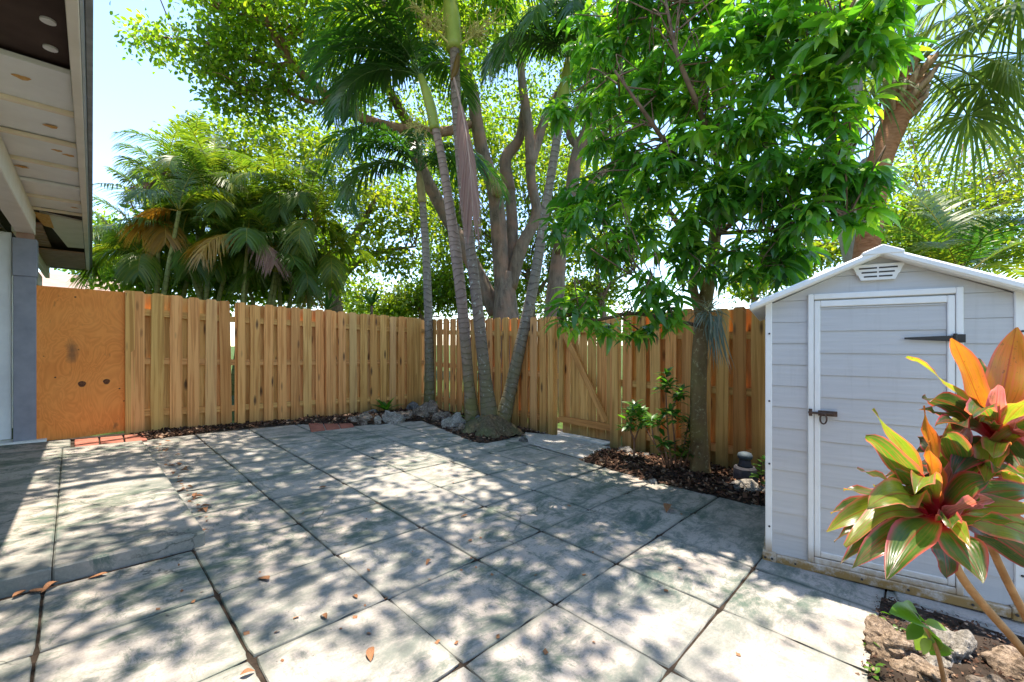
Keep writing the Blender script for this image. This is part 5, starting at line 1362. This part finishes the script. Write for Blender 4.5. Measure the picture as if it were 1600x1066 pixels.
s3 = G(1190, 764); sp3 = empty('leafy_seedling', (s3[0], s3[1], gz(s3[0], s3[1])), 'bright green leafy seedling between the dark ornament and the shed', 'plant')
for (u, v) in [(1188, 725), (1193, 735), (1187, 745), (1195, 720)]: whorl(sp3, SL[2:], P(u, v, 4.05), 5, .085, r, wide=1.7)
tube_obj('stem', pp([(1190, 768, 4.05), (1190, 745, 4.05), (1190, 722, 4.05)]), [.006, .004], M['twig'], sp3, 5, 4)
f1 = G(603, 652); fe = empty('small_fern', (f1[0], f1[1], gz(f1[0], f1[1])), 'small dark leafy plant behind the rocks at the long fence', 'plant')
df = float(HB * (f1[0] - CX) + HA * (f1[1] - CY)) + .2
for k in range(13):
    a = k * 2.4; e_ = r.uniform(.15, 1.2); put_leaf(SL[k % 3], fe, P(603, 642, df), [math.cos(e_) * math.cos(a), math.cos(e_) * math.sin(a), math.sin(e_)], [0, 0, 1], r.uniform(.24, .36), name='leaf')
for k, (u, v, d) in enumerate([(737, 668, 6.45), (748, 660, 6.5), (715, 650, 7.2)]):
    q_ = P(u, v, d); fe = empty('small_fern', q_, ['green fern tuft at the foot of the left-leaning palm', 'little fern growing between the palm trunks', 'dark low leaves behind the rocks by the palms'][k], 'plant')
    for j in range(9):
        a = j * 2.4; e_ = r.uniform(.1, 1.0); put_leaf(SL[j % 4], fe, q_, [math.cos(e_) * math.cos(a), math.cos(e_) * math.sin(a), math.sin(e_)], [0, 0, 1], r.uniform(.12, .2))

# ================================================================== ROCKS, root mound, ornament
def rock(c_, size, m, label, seed, sub=3, rough=.22, cat='rock', group='rocks edging the palm bed'):
    bm = bmesh.new(); bmesh.ops.create_icosphere(bm, subdivisions=sub, radius=1.0)
    r = np.random.default_rng(seed); K = r.normal(0, 1, (26, 3)) * np.geomspace(1.4, 22, 26)[:, None]; ph = r.uniform(0, 6.28, 26); A = rough / np.geomspace(1, 22, 26)
    for v in bm.verts:
        p = np.array(v.co); f_ = 1 + float(np.sum(A * np.sin(K @ p + ph)))
        v.co = Vector((p * f_ * np.array(size)).tolist())
        if v.co.z < -size[2] * .55: v.co.z = -size[2] * .55
    me = bpy.data.meshes.new('rock'); bm.to_mesh(me); bm.free(); me.materials.append(M[m])
    o = add('rock', me, None, (c_[0], c_[1], c_[2] + size[2] * .42), (0, 0, r.uniform(0, 6.28)))
    return tag(o, label, cat, group)
RK = [(562, 661, (.17, .12, .10), 'rock', 'brown pitted rock at the end of the row, next to the red pavers'), (592, 662, (.12, .10, .075), 'rock_pale', 'small pale rock, second in the row from the red pavers'),
      (611, 659, (.15, .13, .13), 'rock_pale', 'cream coral rock with upright face before the dark leafy plant'), (634, 656, (.19, .14, .11), 'rock', 'mauve-grey rock in the middle of the row'),
      (656, 652, (.19, .16, .14), 'rock', 'large tan coral rock left of the corner palm trunk'), (677, 652, (.15, .14, .15), 'rock', 'greenish grey rock in front of the corner palm trunk'),
      (691, 660, (.14, .12, .12), 'rock', 'coral rock right of the corner palm, before the low leaves'), (709, 668, (.15, .12, .13), 'rock_pale', 'pale coral rock beside the palm roots'), (722, 676, (.10, .09, .08), 'rock', 'small brown rock touching the palm root mound'),
      (580, 650, (.16, .12, .07), 'rock_grey', 'flat grey rock lying behind the small pale one'), (645, 645, (.14, .1, .09), 'rock_grey', 'dark rock tucked at the fence behind the mauve one'), (748, 672, (.12, .10, .12), 'rock_grey', 'grey stone wedged between two palm trunks')]
for k, (u, v, s_, m_, lab) in enumerate(RK): rock(G(u, v), s_, m_, lab, 600 + k)
for k, (u, v, s_, m_, lab) in enumerate([(975, 712, (.09, .08, .07), 'rock_grey', 'grey stone at the gate post by the mulch'), (988, 719, (.10, .08, .06), 'rock_pale', 'pale stone under the small upright shrub'), (1005, 718, (.12, .07, .06), 'rock_grey', 'bluish pale stone right of the small shrub stem'),
      (1152, 768, (.07, .06, .05), 'rock_grey', 'small grey stone left of the ornament foot'), (1172, 772, (.10, .07, .055), 'rock_pale', 'lumpy pale stone before the ornament'), (1193, 773, (.06, .05, .05), 'rock_grey', 'small stone touching the shed corner'), (818, 690, (.06, .05, .04), 'rock_grey', 'little grey stone by the gate post'), (1022, 755, (.035, .03, .025), 'rock_pale', 'tiny white pebble at the mulch edge')]):
    rock(G(u, v), s_, m_, lab, 640 + k, 2 if k > 5 else 3, group='stones in the mulch bed')
for k, (x, y, s_, m_, lab) in enumerate([(.27, -2.44, (.17, .13, .10), 'rock_tan', 'crumbly tan rock at the corner of the soil bed in the foreground'), (.36, -2.62, (.21, .12, .10), 'rock_pale', 'long sunlit cream rock behind the green sprig'), (.17, -2.56, (.15, .11, .075), 'rock_tan', 'brown rock below the cream one at the picture edge'),
      (.40, -2.86, (.14, .10, .09), 'rock_tan', 'tan rock under the red-stemmed plant'), (.13, -2.76, (.13, .11, .07), 'rock', 'pitted rock in the lower corner of the soil bed'), (.58, -2.50, (.05, .04, .03), 'rock_grey', 'small stone in the dark soil before the shed')]):
    rock((x, y, gz(x, y) - .01), tuple(q * f_ for q, f_ in zip(s_, (.72, .8, .85))), m_, lab, 676 + k, 5, .22, group='rocks in the foreground bed')
# root mound of the palm cluster
rc = G(766, 676)
V = []; F = []
for i in range(15):
    t_ = i / 14
    for j in range(36):
        a = j / 36 * 6.283; rad_ = .46 * t_ * (1 + .12 * math.sin(5 * a + 1) + .06 * math.sin(11 * a)); h = .24 * (1 - t_ ** 1.6) + .018 * math.sin(a * 13 + i) * t_
        x, y = rc[0] + rad_ * math.cos(a), rc[1] + rad_ * math.sin(a); V.append((x, y, gz(x, y) + .03 + h))
for i in range(14):
    for j in range(36): F.append((i * 36 + j, i * 36 + (j + 1) % 36, (i + 1) * 36 + (j + 1) % 36, (i + 1) * 36 + j))
M['root'] = m_bark('root_fibre', (.05, .035, .022), (.17, .125, .075), (.10, .11, .05), (30, 30, 8), (.30, .29, .22), (.6, .7))
tag(obj('root_mound', V, F, M['root'], smooth=True), 'fibrous brown root mound joining the three leaning palms', 'roots')
# ornament
oc = G(1164, 758)
M['slate'] = m_simple('weathered_slate', (.028, .028, .035), (.085, .08, .09), 9, .85, .6, .01, .2, 8)
M['slate_blue'] = m_simple('blue_grey_cap', (.035, .05, .065), (.08, .105, .125), 14, .7, .5, .006, .3, 8)
on = empty('garden_ornament', oc, 'dark grey fluted stone ornament with a narrow neck, in the mulch beside the shed', 'ornament')
def lathe(prof, nf=24, flute=0.0, rot=0.0):
    V = []; F = []
    for (rad_, z) in prof:
        for j in range(nf):
            a = j / nf * 6.2832 + rot; q = rad_ * (1 + flute * (1 if j % 3 == 0 else -.4)); V.append((oc[0] + q * math.cos(a), oc[1] + q * math.sin(a), oc[2] + z))
    for i in range(len(prof) - 1):
        for j in range(nf): F.append((i * nf + j, i * nf + (j + 1) % nf, (i + 1) * nf + (j + 1) % nf, (i + 1) * nf + j))
    F.append(tuple(range(nf))[::-1]); F.append(tuple((len(prof) - 1) * nf + j for j in range(nf))); return V, F
obj('body', *lathe([(.108, 0), (.112, .03), (.106, .13), (.10, .17), (.086, .19)], 24, .06), M['slate'], on)
obj('neck', *lathe([(.07, .191), (.06, .205), (.052, .235), (.05, .26)], 24), M['slate'], on, smooth=True)
obj('cap', *lathe([(.052, .262), (.066, .272), (.070, .292), (.060, .318), (.03, .33)], 24, .02), M['slate_blue'], on, smooth=True)

# ================================================================== TI PLANT in the foreground
def m_ti(name, mid, edge, tmul, trans=.4, rib=(.30, .02, .03)):
    m, nt, out = mat(name)
    ac_ = attr(nt, 'ac'); al = attr(nt, 'al')
    w = coords(nt, 'world')
    e_ = mathn(nt, 'ABSOLUTE', mathn(nt, 'SUBTRACT', ac_, .5))
    n_ = noise(nt, w, 12, 4)
    st = noise(nt, mapping(nt, w, (40, 40, 40)), 1, 2)
    col = mix(nt, ramp(nt, n_, [(.35, 0.0), (.7, .8)]), mid[0], mid[1])
    ee = mathn(nt, 'ADD', e_, mathn(nt, 'MULTIPLY', mathn(nt, 'SUBTRACT', n_, .5), .12))
    cv = nt.nodes.new('ShaderNodeCombineXYZ'); nt.links.new(mathn(nt, 'MULTIPLY', ac_, 16.0), cv.inputs[0]); nt.links.new(mathn(nt, 'MULTIPLY', al, 2.2), cv.inputs[1]); nt.links.new(mathn(nt, 'MULTIPLY', objrand(nt), 50.0), cv.inputs[2])
    sk_ = noise(nt, cv.outputs[0], 1.0, 4, .6)
    col = mix(nt, ramp(nt, sk_, [(.50, 0.0), (.66, .75)]), col, tuple(.55 * a + .45 * b2 for a, b2 in zip(edge, mid[0])))
    col = mix(nt, ramp(nt, sk_, [(.30, .6), (.42, 0.0)]), col, tuple(c * .5 for c in mid[0]))
    col = mix(nt, ramp(nt, noise(nt, w, 55, 3, .7), [(.62, 0.0), (.70, .6)]), col, (.16, .09, .03))
    col = mix(nt, ramp(nt, ee, [(.38, 0.0), (.47, .95)]), col, edge)
    col = mix(nt, ramp(nt, e_, [(.0, .75), (.035, 0.0)]), col, rib)
    col = mix(nt, ramp(nt, al, [(.22, 1.0), (.34, 0.0)]), col, (.34, .02, .035))
    b_ = nt.nodes.new('ShaderNodeBsdfPrincipled'); nt.links.new(col, b_.inputs['Base Color']); b_.inputs['Roughness'].default_value = .3; b_.inputs['Specular IOR Level'].default_value = .55
    bn = nt.nodes.new('ShaderNodeBump'); bn.inputs['Strength'].default_value = .10; bn.inputs['Distance'].default_value = .003
    rib_ = mathn(nt, 'SINE', mathn(nt, 'ADD', mathn(nt, 'MULTIPLY', ac_, 70.0), mathn(nt, 'MULTIPLY', al, 12.0)))
    nt.links.new(rib_, bn.inputs['Height']); nt.links.new(bn.outputs[0], b_.inputs['Normal'])
    t_ = nt.nodes.new('ShaderNodeBsdfTranslucent'); nt.links.new(mix(nt, 1.0, col, tmul, 'MULTIPLY'), t_.inputs[0])
    mx = nt.nodes.new('ShaderNodeMixShader'); mx.inputs[0].default_value = trans
    nt.links.new(b_.outputs[0], mx.inputs[1]); nt.links.new(t_.outputs[0], mx.inputs[2]); nt.links.new(mx.outputs[0], out.inputs[0]); return m
M['ti_green'] = m_ti('ti_green', ((.05, .105, .016), (.10, .16, .03)), (.45, .08, .09), (2.3, 2.5, 1.0), .5)
M['ti_dark'] = m_ti('ti_dark', ((.03, .065, .018), (.075, .085, .03)), (.34, .04, .06), (1.9, 2.0, .9))
M['ti_lime'] = m_ti('ti_lime', ((.16, .24, .025), (.30, .30, .04)), (.55, .16, .10), (1.9, 2.0, .7), .5)
M['ti_orange'] = m_ti('ti_orange', ((.55, .17, .03), (.45, .28, .03)), (.62, .14, .09), (1.7, 1.5, .7), .5, (.35, .04, .03))
M['ti_pink'] = m_ti('ti_pink', ((.50, .12, .13), (.20, .17, .05)), (.70, .20, .22), (1.7, 1.6, 1.3), .5)
M['ti_stem'] = m_simple('tan_stem', (.28, .13, .045), (.46, .24, .10), 18, .6, .3, .003, .3)
def ti_leaf(parent, base, tip, width, arch, m, roll=0.0, pet=.26, cup=.25, wave=.0, seed=0, tipdroop=.0):
    base, tip = np.array(base, float), np.array(tip, float); v = tip - base; L = np.linalg.norm(v); r = np.random.default_rng(seed)
    ctrl = base + v * .45 + np.array([0, 0, arch * L])
    n = 14; na = 7; V = []; ac_ = []; al_ = []
    pts = []
    for i in range(n + 1):
        t_ = i / n; p = (1 - t_) ** 2 * base + 2 * t_ * (1 - t_) * ctrl + t_ * t_ * tip; p = p - np.array([0, 0, tipdroop * L * max(0, t_ - .55) ** 2 * 2.5]); pts.append(p)
    pts = np.array(pts); T = unit(np.gradient(pts, axis=0))
    hv = unit(np.cross(v, [0, 0, 1.0])) if np.linalg.norm(np.cross(v / L, [0, 0, 1.0])) > .15 else unit(np.array([HA, -HB, 0]))
    for i in range(n + 1):
        t_ = i / n; vw = unit(pts[i] - np.array([CX, CY, CZ])); sv = unit(np.cross(T[i], vw)); sv = sv if sv @ hv > 0 else -sv
        s = unit((hv - T[i] * (hv @ T[i])) * .55 + sv * .45); u_ = np.cross(s, T[i])
        rl = roll + .35 * math.sin(seed * 2.7); cr, sr = math.cos(rl), math.sin(rl); s, u_ = s * cr + u_ * sr, u_ * cr - s * sr
        if t_ < pet: w = .010 + .004 * (t_ / pet)
        else:
            q = (t_ - pet) / (1 - pet); w = max(.0015, 1.0 * width / 2 * (math.sin(math.pi * min(.995, q ** .95 * .965 + .03)) ** .82) + .010 * (1 - q) ** 4)
        for j in range(na):
            a = (j / (na - 1) - .5) * 2
            up = cup * w * (abs(a) ** 1.6) + (.011 * math.sin(t_ * (11 + seed % 5 * 2) + seed + a) * abs(a) * (1 if t_ > pet else 0))
            V.append(pts[i] + s * w * a + u_ * up); ac_.append(j / (na - 1)); al_.append(t_ if t_ > pet * .8 else t_)
    F = [(i * na + j, i * na + j + 1, (i + 1) * na + j + 1, (i + 1) * na + j) for i in range(n) for j in range(na - 1)]
    return obj('leaf', V, [np.array(F)], M[m], parent, smooth=True, vattr={'ac': ac_, 'al': al_})
ti = empty('ti_plant', P(1650, 1100, 1.68) * [1, 1, 0] + [0, 0, -.08], 'ti plant with broad green and red-orange leaves on a tan stem before the shed', 'plant')
B1 = P(1468, 815, 1.55); B2 = P(1556, 690, 1.62)
tube_obj('stem', [P(1468, 822, 1.55), P(1484, 862, 1.55), P(1505, 905, 1.56), P(1545, 955, 1.6), P(1600, 1018, 1.65), P(1680, 1120, 1.66), P(1720, 1180, 1.66)], [.013, .014, .0145, .0145, .016], M['ti_stem'], ti, 10, 5, .04)
tube_obj('stem', [P(1556, 700, 1.62), P(1572, 760, 1.64), P(1600, 840, 1.67), P(1640, 930, 1.69), P(1700, 1060, 1.69), P(1730, 1170, 1.67)], [.012, .014, .016], M['ti_stem'], ti, 10, 5, .04)
L1 = [((1385, 905, 1.33), .105, .22, 'ti_green', 0, .0), ((1535, 912, 1.34), .115, .25, 'ti_green', 0, .0), ((1312, 880, 1.46), .075, .18, 'ti_dark', .1, .0), ((1330, 888, 1.40), .080, .20, 'ti_green', .2, .0), ((1303, 845, 1.52), .070, .20, 'ti_dark', 0, .0),
      ((1292, 818, 1.56), .085, .28, 'ti_lime', .2, .15), ((1320, 835, 1.47), .080, .30, 'ti_lime', 0, .2), ((1298, 795, 1.62), .075, .25, 'ti_green', 0, .1), ((1355, 785, 1.44), .10, .30, 'ti_lime', .2, .1), ((1318, 766, 1.66), .06, .20, 'ti_green', 0, .0),
      ((1640, 800, 1.50), .105, .22, 'ti_lime', -.1, .05), ((1640, 850, 1.46), .11, .22, 'ti_lime', 0, .1), ((1640, 905, 1.50), .115, .22, 'ti_dark', 0, .0), ((1620, 770, 1.62), .10, .2, 'ti_green', 0, .0),
      ((1442, 634, 1.56), .060, .05, 'ti_orange', .3, .0), ((1362, 640, 1.58), .095, .12, 'ti_lime', .5, .0), ((1352, 676, 1.50), .090, .18, 'ti_green', .3, .05), ((1450, 690, 1.48), .045, .12, 'ti_orange', .3, .0), ((1515, 655, 1.60), .06, .06, 'ti_pink', -.6, .0),
      ((1498, 640, 1.66), .075, .04, 'ti_lime', -.5, .0), ((1385, 720, 1.62), .085, .1, 'ti_dark', .2, .0), ((1430, 748, 1.40), .075, .42, 'ti_lime', 0, .3), ((1545, 720, 1.56), .08, .15, 'ti_dark', 0, .0), ((1400, 735, 1.50), .07, .2, 'ti_green', 0, .0), ((1480, 905, 1.50), .08, .2, 'ti_dark', 0, .0), ((1545, 745, 1.46), .09, .3, 'ti_green', 0, .1)]
L2 = [((1488, 528, 1.62), .105, .02, 'ti_orange', .35, .0), ((1588, 512, 1.66), .120, .02, 'ti_orange', -.3, .0), ((1418, 556, 1.66), .055, .16, 'ti_lime', .5, .0), ((1440, 622, 1.58), .080, .22, 'ti_dark', .1, .0), ((1436, 640, 1.62), .05, .2, 'ti_green', 0, .0), ((1462, 665, 1.52), .075, .2, 'ti_dark', 0, .0),
      ((1650, 590, 1.62), .09, .1, 'ti_lime', -.2, .0), ((1650, 640, 1.55), .10, .25, 'ti_pink', -.2, .1), ((1520, 640, 1.42), .085, .25, 'ti_green', 0, .1), ((1640, 560, 1.72), .10, .08, 'ti_green', 0, .0), ((1600, 740, 1.44), .09, .2, 'ti_dark', 0, .0), ((1490, 740, 1.50), .10, .2, 'ti_dark', 0, .0),
      ((1660, 700, 1.52), .11, .2, 'ti_dark', 0, .0), ((1560, 600, 1.50), .05, .1, 'ti_pink', 0, .0), ((1540, 745, 1.46), .085, .25, 'ti_lime', 0, .15), ((1640, 760, 1.60), .10, .2, 'ti_green', 0, .0), ((1530, 560, 1.72), .07, .05, 'ti_green', .2, .0), ((1620, 620, 1.46), .07, .2, 'ti_lime', 0, .0)]
for k, (tp, w_, ar, m_, ro, td) in enumerate(L1): ti_leaf(ti, B1 + rng.normal(0, .006, 3), P(*tp), w_, ar, m_, ro, .24 if ar > .1 else .2, seed=k, tipdroop=td)
for k, (tp, w_, ar, m_, ro, td) in enumerate(L2): ti_leaf(ti, B2 + rng.normal(0, .006, 3), P(*tp), w_, ar, m_, ro, .24 if ar > .1 else .2, seed=50 + k, tipdroop=td)
B3 = P(1515, 745, 1.58)
for k in range(40):
    a = k * 2.4 + .5; e_ = rng.uniform(-.35, 1.15); cB = (B1, B2, B3)[k % 3]; L_ = rng.uniform(.18, .30)
    tp = cB + L_ * np.array([math.cos(e_) * math.cos(a), math.cos(e_) * math.sin(a), math.sin(e_)])
    ti_leaf(ti, cB + rng.normal(0, .008, 3), tp, rng.uniform(.05, .085), .16 if e_ < .6 else .06, ['ti_dark', 'ti_green', 'ti_lime', 'ti_green', 'ti_pink', 'ti_dark', 'ti_lime', 'ti_green'][k % 8], rng.normal(0, .5), .22, seed=90 + k, tipdroop=.1)
tube_obj('stem', [P(1515, 752, 1.58), P(1535, 820, 1.60), P(1585, 930, 1.66), P(1690, 1120, 1.67)], [.011, .013, .015], M['ti_stem'], ti, 9, 5, .04)
# green sprig in front
M['leaf_sprig'] = m_leaf('sprig_leaf', [(0, (.06, .14, .012)), (.6, (.11, .22, .02)), (1, (.24, .32, .05))], .4, (1.9, 2.2, .8), rough=.35, spec=.5)
SPL = [make_mesh('leaf', *(lambda q: (q[0], [q[1]]))(long_leaf(5, .27, .06, .45, .8)), M['leaf_sprig'], True, {'rnd': np.full(10, x)}) for x in (.1, .5, .9)]
sp_ = empty('leafy_sprig', P(1478, 1085, 1.66), 'bright green sprig on a thin tan stem before the foreground rocks', 'plant')
tube_obj('stem', pp([(1480, 1120, 1.66), (1474, 1060, 1.64), (1462, 1010, 1.62), (1442, 975, 1.60)]), [.009, .008, .006], M['ti_stem'], sp_, 8, 5)
for k, (u, v, b_u, b_v, s_) in enumerate([(1412, 945, 1440, 972, .10), (1430, 938, 1438, 968, .10), (1484, 978, 1446, 974, .10), (1416, 998, 1440, 976, .095), (1462, 1002, 1448, 985, .085), (1430, 1018, 1456, 1002, .10), (1488, 1000, 1456, 995, .07), (1472, 1010, 1460, 996, .06), (1456, 1000, 1441, 974, .075)]):
    a, t_ = P(b_u, b_v, 1.60), P(u, v, 1.60 - .06 + .02 * k)
    put_leaf(SPL[k % 3], sp_, a, t_ - a, np.array([0, 0, 1]) + .5 * np.array([-HB, -HA, 0]), np.linalg.norm(t_ - a) * 1.05)
# weeds in the soil bed
for k, (u, v) in enumerate([(1372, 958), (1368, 975), (1402, 980), (1362, 1005), (1365, 1045)]):
    q_ = G(u, v, .03); w_ = empty('weed', q_, ['weed tuft by the slab edge nearest the shed', 'little weed below the tuft at the slab edge', 'small weed in the soil left of the sprig', 'green weed at the rock by the slab corner', 'dark weed under the tan rock'][k], 'plant', 'weeds in the soil')
    whorl(w_, SPL[:2], q_, 8, .035, r, (.1, 1.0), 1.0)

# ================================================================== FALLEN LEAVES, cable
M['dry'] = m_simple('dry_leaf', (.16, .06, .025), (.40, .20, .10), 25, .75, .3, .003, .2)
def dry_mesh(seed):
    r = np.random.default_rng(seed); V, Q = long_leaf(6, .22, .0, .25, .9); V = V.copy()
    V[:, 2] += np.abs(V[:, 0]) ** 1.3 * r.uniform(.6, 1.8) + .05 * np.sin(V[:, 1] * 6 + r.uniform(0, 6)) ; V[:, 0] += .06 * np.sin(V[:, 1] * 4); V[:, 2] -= V[:, 2].min()
    return make_mesh('fallen_leaf', V, [Q], M['dry'], True)
DRY = [dry_mesh(k) for k in range(6)]
big_l = [(20, 936, .075, 'orange-brown leaf in the gap below the walkway edge at the picture side'), (92, 913, .08, 'curled orange leaf where the walkway joint meets the step'), (168, 899, .08, 'folded brown leaf on the flag just below the step'), (420, 909, .085, 'long rust leaf alone on a flag right of the step'),
         (558, 936, .04, 'tiny round brown leaf near the joint crossing'), (510, 969, .05, 'curled red-brown leaf in a sun patch'), (582, 1015, .075, 'largest brown leaf on the foreground flags'), (674, 877, .055, 'brown leaf near a flag corner in the middle of the patio'), (731, 806, .06, 'small leaf in shade at the patio middle'),
         (732, 847, .045, 'small reddish leaf between two flags'), (1050, 793, .16, 'big orange mango leaf lying on the shaded flags'), (375, 1058, .05, 'leaf at the lower picture edge'), (499, 764, .07, 'dark leaf on the far flags'), (313, 795, .075, 'brown leaf pair member closest to the walkway edge'), (886, 790, .04, 'small leaf below the mulch bed corner'), (45, 927, .07, 'leaf lodged beneath the walkway step')]
r = np.random.default_rng(33)
for k, (u, v, s_, lab) in enumerate(big_l):
    q_ = G(u, v, .003); tag(add('fallen_leaf', DRY[k % 6], None, q_, (tilt[0] + r.normal(0, .03), tilt[1] + r.normal(0, .03), r.uniform(0, 6.28)), (s_, s_, s_ * .8)), lab, 'leaf', 'single fallen leaves on the flags')
ORD = 'first second third fourth fifth sixth seventh eighth ninth tenth eleventh twelfth thirteenth fourteenth fifteenth sixteenth seventeenth eighteenth nineteenth twentieth'.split()
lit = sorted([(692 + 130 * t_ + r.normal(0, 4), t_) for t_ in r.uniform(0, 1, 20) ** 1.5])
for k, (v, t_) in enumerate(lit):
    u = 246 + 72 * t_ + abs(r.normal(0, 14)); s_ = r.uniform(.045, .08)
    tag(add('fallen_leaf', DRY[k % 6], None, G(u, v, .003), (tilt[0], tilt[1], r.uniform(0, 6.28)), (s_, s_, s_ * .8)), 'small dry leaf beside the walkway edge, ' + ORD[k] + ' of twenty counting from the fence', 'leaf', 'leaf litter along the walkway')
# crumbs of leaf too small to tell apart
n = 130; uv_ = np.stack([r.uniform(240, 1180, n), r.uniform(690, 1040, n)], 1); uv_[:60, 0] = 240 + 90 * r.uniform(0, 1, 60); uv_[:60, 1] = 688 + (uv_[:60, 0] - 240) * 1.5 + r.normal(0, 6, 60)
pc = np.array([G(a, b_, .004) for a, b_ in uv_]); dd_ = r.normal(0, 1, (n, 3)); dd_[:, 2] = .05; nr_ = np.tile([0.0, 0, 1], (n, 1)) + r.normal(0, .25, (n, 3)); sz_ = r.uniform(.010, .026, n)
V, Q = scatter(CHIP, pc, dd_, nr_, sz_, sz_ * .7)
tag(obj('leaf_litter', V, [Q], M['dry']), 'brown crumbs of leaf scattered over the flags', 'leaf litter', kind='stuff')
M['cable'] = m_simple('grey_cable', (.10, .10, .10), (.16, .16, .16), 10, .6, .1, .002, .2)
cb = tube_obj('overhead_cable', pp([(300, 505, 30), (800, 492, 30), (1100, 464, 30), (1700, 380, 30)]), [.012], M['cable'], None, 5, 6)
tag(cb, 'thin overhead cable crossing the sky gap beside the mango trunk', 'cable')
